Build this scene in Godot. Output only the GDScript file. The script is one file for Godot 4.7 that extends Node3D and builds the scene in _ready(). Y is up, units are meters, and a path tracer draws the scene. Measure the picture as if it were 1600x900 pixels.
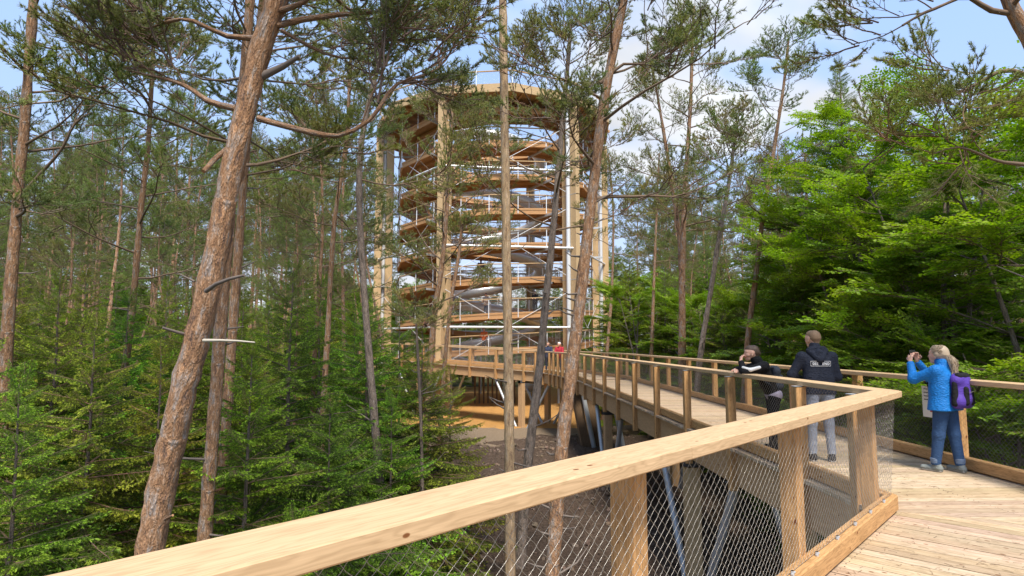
extends Node3D

# ---------------------------------------------------------------- mesh building
class MB:
	var v := PackedVector3Array()
	var n := PackedVector3Array()
	var c := PackedColorArray()
	var t := PackedVector2Array()
	var ix := PackedInt32Array()
	var col := Color.WHITE

	func tri(a: Vector3, b: Vector3, d: Vector3, ca: Color, cb: Color, cd: Color) -> void:
		var k := v.size()
		var nn := (b - a).cross(d - a).normalized()
		v.append(a); v.append(b); v.append(d)
		n.append(nn); n.append(nn); n.append(nn)
		c.append(ca); c.append(cb); c.append(cd)
		t.append(Vector2(0, 0)); t.append(Vector2(1, 0)); t.append(Vector2(0, 1))
		ix.append(k); ix.append(k + 2); ix.append(k + 1)

	func quad(a: Vector3, b: Vector3, d: Vector3, e: Vector3, ua: Vector2, ub: Vector2, ud: Vector2, ue: Vector2) -> void:
		var k := v.size()
		var nn := (b - a).cross(d - a)
		if nn.length_squared() < 1e-16:
			nn = (d - a).cross(e - a)
		nn = nn.normalized()
		for p in [a, b, d, e]:
			v.append(p)
		for i in 4:
			n.append(nn); c.append(col)
		t.append(ua); t.append(ub); t.append(ud); t.append(ue)
		for q in [0, 2, 1, 0, 3, 2]:
			ix.append(k + q)

	# a timber from a to b: chamfered rectangle w (sideways) by h (upwards)
	func beam(a: Vector3, b: Vector3, w: float, h: float, up := Vector3.UP, ch := 0.008, uo := Vector2.ZERO) -> void:
		var d := (b - a)
		var length := d.length()
		d /= length
		var s := d.cross(up).normalized()
		var u := s.cross(d)
		var hw := w / 2
		var hh := h / 2
		ch = minf(ch, minf(hw, hh) * 0.45)
		var pr := [Vector2(hw, -hh + ch), Vector2(hw, hh - ch), Vector2(hw - ch, hh), Vector2(-hw + ch, hh), Vector2(-hw, hh - ch), Vector2(-hw, -hh + ch), Vector2(-hw + ch, -hh), Vector2(hw - ch, -hh)]
		if ch <= 0.0:
			pr = [Vector2(hw, -hh), Vector2(hw, hh), Vector2(-hw, hh), Vector2(-hw, -hh)]
		var m := pr.size()
		var along := 0.0
		for i in m:
			var p: Vector2 = pr[i]
			var q: Vector2 = pr[(i + 1) % m]
			var step := p.distance_to(q)
			var a0 := a + s * p.x + u * p.y
			var a1 := a + s * q.x + u * q.y
			var b0 := b + s * p.x + u * p.y
			var b1 := b + s * q.x + u * q.y
			quad(a1, a0, b0, b1, uo + Vector2(0, (along + step) * 2.0), uo + Vector2(0, along * 2.0), uo + Vector2(length * 0.5, along * 2.0), uo + Vector2(length * 0.5, (along + step) * 2.0))
			along += step
		for e in 2:
			var o := a if e == 0 else b
			var k := v.size()
			for p: Vector2 in pr:
				v.append(o + s * p.x + u * p.y)
				n.append(-d if e == 0 else d)
				c.append(col)
				t.append(uo + Vector2(p.x * 0.5, p.y * 2.0))
			for i in range(1, m - 1):
				if e == 0:
					ix.append(k); ix.append(k + i); ix.append(k + i + 1)
				else:
					ix.append(k); ix.append(k + i + 1); ix.append(k + i)

	# board given by its four top corners (counter-clockwise from above) and a thickness
	func slab(p: Array, th: float, uo := Vector2.ZERO, down := Vector3.DOWN) -> void:
		var q := []
		for x: Vector3 in p:
			q.append(x + down * th)
		var lx: float = (p[1] - p[0]).length()
		var ly: float = (p[2] - p[1]).length()
		quad(p[0], p[1], p[2], p[3], uo, uo + Vector2(lx * 0.5, 0), uo + Vector2(lx * 0.5, ly * 2), uo + Vector2(0, ly * 2))
		quad(q[3], q[2], q[1], q[0], uo, uo + Vector2(lx * 0.5, 0), uo + Vector2(lx * 0.5, ly * 2), uo + Vector2(0, ly * 2))
		for i in 4:
			var j := (i + 1) % 4
			var l: float = (p[j] - p[i]).length()
			quad(q[i], q[j], p[j], p[i], uo, uo + Vector2(l * 0.5, 0), uo + Vector2(l * 0.5, th * 2), uo + Vector2(0, th * 2))

	# round tube along points
	func tube(pts: Array, rad: Array, sides: int, vs := 1.0, bump: FastNoiseLite = null, amp := 0.0, cols: Array = [], cap := true) -> void:
		var m := pts.size()
		var d: Vector3 = (pts[1] - pts[0]).normalized()
		var s := d.cross(Vector3(0.31, 0.2, 0.93)).normalized()
		if absf(d.y) < 0.6:
			s = d.cross(Vector3.UP).normalized()
		var k0 := v.size()
		var along := 0.0
		for i in m:
			var dn: Vector3 = (pts[mini(i + 1, m - 1)] - pts[maxi(i - 1, 0)]).normalized()
			s = (s - dn * s.dot(dn)).normalized()
			var u := dn.cross(s)
			if i > 0:
				along += (pts[i] - pts[i - 1]).length()
			var r: float = rad[i]
			for j in sides + 1:
				var a := TAU * j / sides
				var o := s * cos(a) + u * sin(a)
				var rr := r
				if bump:
					var pp: Vector3 = pts[i] + o * r
					rr += amp * bump.get_noise_3d(pp.x, pp.y, pp.z)
				v.append(pts[i] + o * rr)
				n.append(o)
				c.append(cols[i] if cols.size() else col)
				t.append(Vector2(float(j) / sides, along * vs))
		for i in m - 1:
			for j in sides:
				var k := k0 + i * (sides + 1) + j
				ix.append(k); ix.append(k + sides + 1); ix.append(k + 1)
				ix.append(k + 1); ix.append(k + sides + 1); ix.append(k + sides + 2)
		if cap:
			for e in 2:
				var i := 0 if e == 0 else m - 1
				var nn: Vector3 = (pts[0] - pts[1]).normalized() if e == 0 else (pts[m - 1] - pts[m - 2]).normalized()
				var k := v.size()
				for j in sides:
					v.append(v[k0 + i * (sides + 1) + j])
					n.append(nn)
					c.append(cols[i] if cols.size() else col)
					t.append(Vector2(0.5, 0.5))
				for j in range(1, sides - 1):
					if e == 1:
						ix.append(k); ix.append(k + j + 1); ix.append(k + j)
					else:
						ix.append(k); ix.append(k + j); ix.append(k + j + 1)

	# thin three-sided wire, cheap
	func wire(a: Vector3, b: Vector3, r: float) -> void:
		var d := (b - a).normalized()
		var s := d.cross(Vector3(0.123, 0.55, 0.83)).normalized()
		var u := d.cross(s)
		var k := v.size()
		for j in 3:
			var an := TAU * j / 3.0
			var o := s * cos(an) + u * sin(an)
			v.append(a + o * r); v.append(b + o * r)
			n.append(o); n.append(o)
			c.append(col); c.append(col)
			t.append(Vector2.ZERO); t.append(Vector2.ZERO)
		for j in 3:
			var p := k + j * 2
			var q := k + ((j + 1) % 3) * 2
			ix.append(p); ix.append(p + 1); ix.append(q)
			ix.append(q); ix.append(p + 1); ix.append(q + 1)

	func add_to(m: ArrayMesh, mat: Material) -> ArrayMesh:
		var a := []
		a.resize(Mesh.ARRAY_MAX)
		a[Mesh.ARRAY_VERTEX] = v
		a[Mesh.ARRAY_NORMAL] = n
		a[Mesh.ARRAY_COLOR] = c
		a[Mesh.ARRAY_TEX_UV] = t
		a[Mesh.ARRAY_INDEX] = ix
		m.add_surface_from_arrays(Mesh.PRIMITIVE_TRIANGLES, a)
		m.surface_set_material(m.get_surface_count() - 1, mat)
		return m

	func mesh(mat: Material) -> ArrayMesh:
		return add_to(ArrayMesh.new(), mat)


var used := {}
var M := {}

func numbered(s: String) -> String:
	var k: int = used.get(s, 0)
	used[s] = k + 1
	return s if k == 0 else "%s_%03d" % [s, k]

func tag(o: Node, label := "", category := "", group := "", kind := "") -> Node:
	if label: o.set_meta("label", label)
	if category: o.set_meta("category", category)
	if group: o.set_meta("group", group)
	if kind: o.set_meta("kind", kind)
	return o

func thing(called: String, at: Vector3, turn: float, label: String, category: String, group := "") -> Node3D:
	var o := Node3D.new()
	o.name = numbered(called)
	add_child(o)
	o.position = at
	o.rotation.y = turn
	tag(o, label, category, group)
	return o

func part(called: String, mesh: Mesh, parent: Node, xf := Transform3D()) -> MeshInstance3D:
	var o := MeshInstance3D.new()
	o.name = called if parent != self else numbered(called)
	o.mesh = mesh
	o.transform = xf
	parent.add_child(o, true)
	return o

func copy_of(o: Node3D, at: Vector3, turn: float, scl := 1.0, label := "", group := "") -> Node3D:
	var c: Node3D = o.duplicate()
	c.name = numbered(o.get_meta("base_name") if o.has_meta("base_name") else str(o.name))
	add_child(c)
	c.transform = Transform3D(Basis(Vector3.UP, turn).scaled(Vector3.ONE * scl), at)
	if label: c.set_meta("label", label)
	if group: c.set_meta("group", group)
	return c

# ---------------------------------------------------------------- camera geometry
const EYE := Vector3(0, 1.68, 0)
const FOCAL := 950.0          # in pixels of a 1600 wide picture
const GROUND := -3.3
var cam_basis := Basis()

func setup_view() -> void:
	var pitch := atan(86.0 / FOCAL)
	var yaw := atan(31.0 / FOCAL)
	var cam := Camera3D.new()
	cam.name = "camera"
	cam_basis = Basis(Vector3.UP, -yaw) * Basis(Vector3.RIGHT, pitch)
	cam.transform = Transform3D(cam_basis, EYE)
	cam.fov = rad_to_deg(2.0 * atan(450.0 / FOCAL))
	cam.near = 0.05
	cam.far = 600.0
	add_child(cam)
	cam.current = true

# the place that stands a given depth (metres) ahead of the photographer
func at(px: float, py: float, depth: float) -> Vector3:
	return EYE + cam_basis * Vector3((px - 800.0) / FOCAL * depth, (450.0 - py) / FOCAL * depth, -depth)

func fbm(seed_: int, freq: float, oct := 4) -> FastNoiseLite:
	var f := FastNoiseLite.new()
	f.seed = seed_
	f.frequency = freq
	f.noise_type = FastNoiseLite.TYPE_SIMPLEX_SMOOTH
	f.fractal_type = FastNoiseLite.FRACTAL_FBM
	f.fractal_octaves = oct
	return f

func setup_light() -> void:
	var env := Environment.new()
	env.background_mode = Environment.BG_SKY
	env.tonemap_mode = Environment.TONE_MAPPER_LINEAR
	env.tonemap_exposure = 2.5
	env.sdfgi_enabled = true
	env.ssao_enabled = true
	env.ssil_enabled = true
	var w := 1536
	var h := 768
	var im := Image.create(w, h, false, Image.FORMAT_RGBAF)
	var big := fbm(21, 0.55, 5)
	var fine := fbm(5, 1.7, 5)
	var low := Color(0.74, 0.78, 0.84)
	for y in h:
		var el := PI * (0.5 - (y + 0.5) / h)
		if el < -0.02:
			for x in w:
				im.set_pixel(x, y, Color(0.30, 0.31, 0.26))
			continue
		for x in w:
			var az := TAU * (x + 0.5) / w
			var d := Vector3(cos(el) * sin(az), sin(el), cos(el) * cos(az))
			var p := Vector2(d.x, d.z) / (maxf(d.y, 0.0) + 0.22)
			var k := big.get_noise_2d(p.x, p.y) * 1.1 + 0.35 * fine.get_noise_2d(p.x, p.y * 1.8)
			var cov := smoothstep(-0.02, 0.46, k)
			var shade := 0.90 + 0.30 * fine.get_noise_2d(p.x * 0.7 + 9.0, p.y)
			var blue := Color(0.30, 0.47, 0.82).lerp(Color(0.46, 0.61, 0.88), pow(1.0 - clampf(d.y, 0, 1), 2.2))
			var cl := Color(0.74, 0.76, 0.80) * shade
			var cc := blue.lerp(cl, cov)
			cc = cc.lerp(low, pow(1.0 - clampf(d.y, 0, 1), 9.0))
			im.set_pixel(x, y, Color(cc.r, cc.g, cc.b, 1.0))
	var sky := Sky.new()
	var pm := PanoramaSkyMaterial.new()
	pm.panorama = ImageTexture.create_from_image(im)
	pm.filter = true
	sky.sky_material = pm
	env.sky = sky
	env.sky_rotation = Vector3(0, deg_to_rad(SKY_TURN), 0)
	env.background_energy_multiplier = 0.56
	var we := WorldEnvironment.new()
	we.name = "world_environment"
	we.environment = env
	add_child(we)
	var sun := DirectionalLight3D.new()
	sun.name = "sun"
	sun.light_color = Color(1.0, 0.965, 0.91)
	sun.light_energy = 0.85
	sun.light_angular_distance = 14.0
	sun.shadow_enabled = true
	add_child(sun)
	sun.look_at_from_position(Vector3(0.14, 1.15, 0.7) * 50.0, Vector3.ZERO)

const SKY_TURN := 40.0

# ---------------------------------------------------------------- materials
func lin(r: float, g: float, b: float) -> Color:
	return Color(r, g, b).linear_to_srgb()

func std(name_: String, color: Color, rough := 0.8) -> StandardMaterial3D:
	var m := StandardMaterial3D.new()
	m.resource_name = name_
	m.albedo_color = color
	m.roughness = rough
	m.vertex_color_use_as_albedo = true
	return m

func wood_texture(seed_: int, contrast: float, knots: int) -> Array:
	var w := 768
	var h := 256
	var im := Image.create(w, h, false, Image.FORMAT_RGB8)
	var hm := Image.create(w, h, false, Image.FORMAT_RGB8)
	var a := fbm(seed_, 0.006, 3)
	var b := fbm(seed_ + 1, 0.09, 3)
	var rng := RandomNumberGenerator.new()
	rng.seed = seed_
	var kn := []
	for i in knots:
		kn.append(Vector3(rng.randf() * w, rng.randf() * h, rng.randf_range(3.0, 7.0)))
	for y in h:
		for x in w:
			var fx := float(x)
			var fy := float(y)
			var warp := 0.0
			var dark := 0.0
			for k: Vector3 in kn:
				var dx := (fx - k.x) / 3.0
				var dy := fy - k.y
				var q := (dx * dx + dy * dy) / (k.z * k.z)
				if q < 16.0:
					warp += signf(dy + 0.01) * exp(-q * 0.45) * k.z * 1.3
					var q2 := ((fx - k.x) * (fx - k.x) / 2.2 + dy * dy) / (k.z * k.z * 0.6)
					dark = maxf(dark, 1.0 - smoothstep(0.5, 1.2, q2))
			# seamless along x: fade two samples
			var e := fx / w
			var na := lerpf(a.get_noise_2d(fx, fy * 5.0), a.get_noise_2d(fx - w, fy * 5.0), e)
			var nb := lerpf(b.get_noise_2d(fx * 0.06, fy * 3.0), b.get_noise_2d((fx - w) * 0.06, fy * 3.0), e)
			var ring := 0.5 + 0.5 * sin((fy + warp) * 0.42 + na * 13.0)
			ring = pow(ring, 2.5)
			var val := 1.0 - contrast * (0.42 * ring + 0.45 * (nb + 0.3) + 0.35 * na)
			val = clampf(val, 0.35, 1.12)
			var cc := Color(val, val * val * 0.12 + val * 0.88, val * val * 0.3 + val * 0.70) * 0.9
			cc = cc.lerp(Color(0.42, 0.25, 0.13), dark * 0.75)
			im.set_pixel(x, y, cc)
			var hv := 0.6 - 0.35 * ring + 0.2 * nb
			hm.set_pixel(x, y, Color(hv, hv, hv))
	return [ImageTexture.create_from_image(im), ImageTexture.create_from_image(hm)]

func wood(name_: String, color: Color, tex: Array, rough := 0.7, relief := 0.015) -> StandardMaterial3D:
	var m := std(name_, color, rough)
	m.albedo_texture = tex[0]
	m.heightmap_enabled = true
	m.heightmap_texture = tex[1]
	m.heightmap_scale = relief
	m.metallic_specular = 0.35
	return m

func bark_texture(seed_: int, cols: Array, cell: float, stretch: float) -> Array:
	var w := 384
	var h := 768
	var im := Image.create(w, h, false, Image.FORMAT_RGB8)
	var hm := Image.create(w, h, false, Image.FORMAT_RGB8)
	var cn := FastNoiseLite.new()
	cn.seed = seed_
	cn.noise_type = FastNoiseLite.TYPE_CELLULAR
	cn.cellular_return_type = FastNoiseLite.RETURN_DISTANCE2_SUB
	cn.cellular_jitter = 1.0
	cn.frequency = cell
	cn.domain_warp_enabled = true
	cn.domain_warp_amplitude = 14.0
	cn.domain_warp_frequency = 0.03
	var cv := FastNoiseLite.new()
	cv.seed = seed_
	cv.noise_type = FastNoiseLite.TYPE_CELLULAR
	cv.cellular_return_type = FastNoiseLite.RETURN_CELL_VALUE
	cv.cellular_jitter = 1.0
	cv.frequency = cell
	cv.domain_warp_enabled = true
	cv.domain_warp_amplitude = 14.0
	cv.domain_warp_frequency = 0.03
	var big := fbm(seed_ + 3, 0.9, 4)
	var fine := fbm(seed_ + 4, 0.16, 3)
	for y in h:
		for x in w:
			var a := TAU * x / w
			var R := w / TAU
			# wrapped round a cylinder so that it closes on itself
			var px := cos(a) * R
			var pz := sin(a) * R
			var py := y * stretch
			var crack := cn.get_noise_3d(px, py, pz) * 0.5 + 0.5
			var cellv := cv.get_noise_3d(px, py, pz) * 0.5 + 0.5
			var b := big.get_noise_3d(px * 0.02, py * 0.02, pz * 0.02)
			var f := fine.get_noise_3d(px, py, pz)
			var plate := smoothstep(0.0, 0.30, crack)
			var k := clampf(cellv * 0.55 + 0.25 + b * 0.9 + f * 0.35, 0.0, 0.999) * (cols.size() - 1)
			var i := int(k)
			var cc: Color = cols[i].lerp(cols[i + 1], k - i)
			cc = cc * (0.60 + 0.40 * plate) * (1.0 + f * 0.35)
			im.set_pixel(x, y, Color(clampf(cc.r, 0, 1), clampf(cc.g, 0, 1), clampf(cc.b, 0, 1)).linear_to_srgb())
			var hv := clampf(plate * 0.6 + cellv * 0.25 + f * 0.2, 0, 1)
			hm.set_pixel(x, y, Color(hv, hv, hv))
	return [ImageTexture.create_from_image(im), ImageTexture.create_from_image(hm)]

func bark(name_: String, tex: Array, relief := 0.9) -> StandardMaterial3D:
	var m := std(name_, Color.WHITE, 0.92)
	m.albedo_texture = tex[0]
	m.heightmap_enabled = true
	m.heightmap_texture = tex[1]
	m.heightmap_scale = relief
	m.metallic_specular = 0.25
	return m

func ground_tex(seed_: int, cols: Array, freq: float) -> Array:
	var w := 640
	var im := Image.create(w, w, false, Image.FORMAT_RGB8)
	var hm := Image.create(w, w, false, Image.FORMAT_RGB8)
	var f := fbm(seed_, freq, 5)
	var g := fbm(seed_ + 1, freq * 6.0, 3)
	for y in w:
		for x in w:
			var ex := float(x) / w
			var ey := float(y) / w
			var a := lerpf(lerpf(f.get_noise_2d(x, y), f.get_noise_2d(x - w, y), ex), lerpf(f.get_noise_2d(x, y - w), f.get_noise_2d(x - w, y - w), ex), ey)
			var b := g.get_noise_2d(x, y)
			var k := clampf(0.5 + a * 1.1 + b * 0.75, 0.0, 0.999) * (cols.size() - 1)
			var i := int(k)
			var cc: Color = cols[i].lerp(cols[i + 1], k - i)
			im.set_pixel(x, y, cc.linear_to_srgb())
			var hv := clampf(0.5 + a * 0.6 + b * 0.6, 0, 1)
			hm.set_pixel(x, y, Color(hv, hv, hv))
	return [ImageTexture.create_from_image(im), ImageTexture.create_from_image(hm)]

func ground_mat(name_: String, tex: Array, metres: float, relief: float) -> StandardMaterial3D:
	var m := StandardMaterial3D.new()
	m.resource_name = name_
	m.albedo_texture = tex[0]
	m.roughness = 0.95
	m.metallic_specular = 0.2
	m.heightmap_enabled = true
	m.heightmap_texture = tex[1]
	m.heightmap_scale = relief
	m.uv1_triplanar = true
	m.uv1_world_triplanar = true
	m.uv1_scale = Vector3.ONE / metres
	return m

func leafy(name_: String, back: Color, rough := 0.55) -> StandardMaterial3D:
	var m := std(name_, Color.WHITE, rough)
	m.cull_mode = BaseMaterial3D.CULL_DISABLED
	m.backlight_enabled = true
	m.backlight = back
	m.metallic_specular = 0.35
	return m

func make_materials() -> void:
	var wt := wood_texture(3, 0.17, 6)
	var wt2 := wood_texture(11, 0.27, 12)
	M.rail = wood("planed larch handrail", lin(0.76, 0.525, 0.30), wt, 0.62)
	M.deck = wood("pale larch decking", lin(0.76, 0.59, 0.41), wt2, 0.75, 0.02)
	M.post = wood("larch post", lin(0.70, 0.405, 0.175), wt2, 0.7)
	M.glulam = wood("glued timber beam", lin(0.72, 0.46, 0.245), wt, 0.75)
	M.column = wood("pale glued timber column", lin(0.72, 0.51, 0.28), wt, 0.7)
	M.tower_beam = wood("reddish tower timber", lin(0.68, 0.375, 0.17), wt, 0.7)
	M.old_wood = wood("weathered brown timber", lin(0.26, 0.17, 0.10), wt2, 0.85)
	M.steel = std("galvanised steel", lin(0.50, 0.53, 0.56), 0.45)
	M.steel.metallic = 0.35
	M.white_steel = std("pale galvanised tube", lin(0.72, 0.74, 0.76), 0.4)
	M.white_steel.metallic = 0.25
	M.wire = std("stainless wire rope", lin(0.36, 0.35, 0.33), 0.35)
	M.wire.metallic = 0.6
	M.slide = std("brushed steel slide", lin(0.75, 0.77, 0.79), 0.35)
	M.slide.metallic = 0.5
	M.dark_steel = std("dark steel shoe", lin(0.08, 0.08, 0.085), 0.5)
	var o := [Color(0.24, 0.165, 0.13), Color(0.43, 0.245, 0.145), Color(0.54, 0.30, 0.16), Color(0.56, 0.36, 0.235), Color(0.48, 0.40, 0.35)]
	var g := [Color(0.18, 0.145, 0.12), Color(0.29, 0.235, 0.195), Color(0.39, 0.31, 0.26), Color(0.43, 0.33, 0.26), Color(0.41, 0.36, 0.335)]
	M.bark_orange = bark("orange flaking pine bark", bark_texture(7, o, 0.035, 0.45), 2.2)
	M.bark_grey = bark("grey brown plated bark", bark_texture(17, g, 0.05, 0.4), 2.2)
	M.bark_pale = bark("pale tan bark", bark_texture(27, [Color(0.32, 0.22, 0.15), Color(0.54, 0.37, 0.22), Color(0.64, 0.46, 0.28), Color(0.58, 0.44, 0.32)], 0.03, 0.4), 0.8)
	M.twig = std("twig bark", lin(0.17, 0.115, 0.075), 0.9)
	M.dead = std("dry dead branch", lin(0.16, 0.13, 0.11), 0.9)
	M.dead_pale = std("bleached dead branch", lin(0.50, 0.45, 0.36), 0.8)
	M.pine = leafy("pine needles", Color(0.85, 0.9, 0.5))
	M.spruce = leafy("spruce needles", Color(0.65, 0.8, 0.3))
	M.beech = leafy("beech leaves", Color(0.95, 1.0, 0.35), 0.5)
	M.forest_floor = ground_mat("forest floor", ground_tex(31, [Color(0.035, 0.03, 0.018), Color(0.07, 0.05, 0.028), Color(0.06, 0.075, 0.02), Color(0.12, 0.09, 0.05)], 0.02), 3.1, 6.0)
	M.soil = ground_mat("dug dark soil", ground_tex(41, [Color(0.075, 0.052, 0.038), Color(0.14, 0.096, 0.07), Color(0.19, 0.135, 0.10), Color(0.26, 0.19, 0.14)], 0.03), 2.3, 9.0)
	M.gravel = ground_mat("trodden sandy path", ground_tex(51, [Color(0.17, 0.12, 0.075), Color(0.24, 0.18, 0.12), Color(0.31, 0.24, 0.17)], 0.03), 2.0, 2.0)
	M.chips = ground_mat("orange wood chips", ground_tex(61, [Color(0.36, 0.17, 0.05), Color(0.55, 0.29, 0.09), Color(0.70, 0.42, 0.17)], 0.08), 1.3, 4.0)

# ---------------------------------------------------------------- foliage
func rnd_unit(rng: RandomNumberGenerator) -> Vector3:
	return Vector3(rng.randfn(), rng.randfn(), rng.randfn()).normalized()

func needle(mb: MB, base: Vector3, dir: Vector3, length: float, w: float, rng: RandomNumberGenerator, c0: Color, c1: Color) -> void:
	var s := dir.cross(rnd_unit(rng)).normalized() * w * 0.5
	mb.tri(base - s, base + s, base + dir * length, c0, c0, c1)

func tuft(mb: MB, tip: Vector3, dir: Vector3, span: float, count: int, length: float, w: float, rng: RandomNumberGenerator, c0: Color, c1: Color) -> void:
	for i in count:
		var q := rng.randf()
		var b := tip - dir * span * q
		var nd := (dir * (0.55 + 0.5 * (1.0 - q)) + rnd_unit(rng) * 0.8).normalized()
		var k := rng.randf_range(0.75, 1.25)
		needle(mb, b, nd, length * rng.randf_range(0.7, 1.1), w, rng, c0 * k, c1 * k)

func make_pine_bough(sd: int) -> ArrayMesh:
	var rng := RandomNumberGenerator.new()
	rng.seed = sd
	var f := MB.new()
	var wd := MB.new()
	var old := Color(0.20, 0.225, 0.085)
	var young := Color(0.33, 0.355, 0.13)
	var axis := []
	var rad := []
	for i in 6:
		var q := i / 5.0
		axis.append(Vector3(0.85 * q, 0.16 * q * q + rng.randf_range(-0.02, 0.02), 0.10 * sin(q * 3.0 + sd)))
		rad.append(lerpf(0.013, 0.004, q))
	wd.tube(axis, rad, 4, 1.0, null, 0.0, [], false)
	var nt := 9
	for k in nt:
		var q := 0.18 + 0.82 * (k + rng.randf() * 0.6) / nt
		var fi := minf(q, 0.999) * 5.0
		var p: Vector3 = axis[int(fi)].lerp(axis[int(fi) + 1], fi - int(fi))
		var side := 1.0 if k % 2 == 0 else -1.0
		var d := Vector3(rng.randf_range(0.5, 1.0), rng.randf_range(0.05, 0.75), side * rng.randf_range(0.35, 1.0)).normalized()
		var l := rng.randf_range(0.18, 0.42) * (1.1 - 0.5 * q)
		if k == nt - 1:
			d = Vector3(1, 0.4, 0).normalized()
		var e := p + d * l
		wd.tube([p, p + d * l * 0.55 + Vector3(0, -0.01, 0), e], [0.006, 0.004, 0.003], 3, 1.0, null, 0.0, [], false)
		for s in 3:
			var d2 := (d + Vector3(rng.randfn() * 0.5, rng.randf_range(0.0, 0.7), rng.randfn() * 0.5)).normalized()
			var st := e - d * l * rng.randf_range(0.0, 0.55)
			var t2 := st + d2 * rng.randf_range(0.06, 0.17)
			wd.tube([st, t2], [0.0035, 0.002], 3, 1.0, null, 0.0, [], false)
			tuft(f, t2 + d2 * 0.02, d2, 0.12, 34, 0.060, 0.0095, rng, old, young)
	var m := f.mesh(M.pine)
	return wd.add_to(m, M.twig)

func make_spruce_bough(sd: int) -> ArrayMesh:
	var rng := RandomNumberGenerator.new()
	rng.seed = sd
	var f := MB.new()
	var wd := MB.new()
	var L := 1.5
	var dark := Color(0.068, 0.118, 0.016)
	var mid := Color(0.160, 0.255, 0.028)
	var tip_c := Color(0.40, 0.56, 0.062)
	var axis := []
	var rad := []
	for i in 9:
		var q := i / 8.0
		axis.append(Vector3(L * q, L * (0.06 * q - 0.34 * q * q + 0.22 * q * q * q), 0.05 * sin(q * 4.0 + sd)))
		rad.append(lerpf(0.014, 0.003, q))
	wd.tube(axis, rad, 4, 1.0, null, 0.0, [], false)
	var nt := 34
	for k in nt:
		var q := 0.10 + 0.89 * (k + rng.randf() * 0.5) / nt
		var fi := minf(q, 0.999) * 8.0
		var p: Vector3 = axis[int(fi)].lerp(axis[int(fi) + 1], fi - int(fi))
		var side := 1.0 if k % 2 == 0 else -1.0
		var d := Vector3(rng.randf_range(0.45, 0.8), rng.randf_range(-0.45, 0.0), side * rng.randf_range(0.75, 1.0)).normalized()
		if k == nt - 1:
			d = Vector3(1, 0.05, 0)
		var l := (0.10 + 0.44 * pow(1.0 - q, 0.75)) * rng.randf_range(0.75, 1.1)
		var e := p + d * l + Vector3(0, -l * 0.12, 0)
		wd.tube([p, e], [0.004, 0.002], 3, 1.0, null, 0.0, [], false)
		var shoots := [[p, e]]
		var ns := int(l / 0.075)
		for s in ns:
			var w := (s + 0.6) / (ns + 0.3)
			var a := p.lerp(e, w)
			var s2 := 1.0 if s % 2 == 0 else -1.0
			var d2 := (d * 0.9 + Vector3(-d.z, 0, d.x) * s2 * 0.9 + Vector3(0, rng.randf_range(-0.5, 0.05), 0)).normalized()
			shoots.append([a, a + d2 * (0.05 + 0.11 * (1.0 - w)) * rng.randf_range(0.8, 1.2)])
		for sh in shoots:
			var a: Vector3 = sh[0]
			var b: Vector3 = sh[1]
			var sl := a.distance_to(b)
			var sdir := (b - a) / sl
			var cnt := int(sl * 105.0) + 3
			for i in cnt:
				var w := (i + rng.randf()) / cnt
				var nd := (sdir * 0.75 + rnd_unit(rng) * 0.8).normalized()
				var kk := rng.randf_range(0.75, 1.25)
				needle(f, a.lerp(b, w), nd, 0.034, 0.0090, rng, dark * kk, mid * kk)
			# this spring's pale shoot at the end of the twig
			if rng.randf() < 0.62:
				for i in 9:
					var nd := (sdir * 1.1 + Vector3(0, -0.15, 0) + rnd_unit(rng) * 0.6).normalized()
					var kk := rng.randf_range(0.7, 1.2)
					needle(f, b - sdir * 0.008 * i * 0.5, nd, 0.055, 0.019, rng, tip_c * kk * 0.8, tip_c * kk)
	var m := f.mesh(M.spruce)
	return wd.add_to(m, M.twig)

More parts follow.
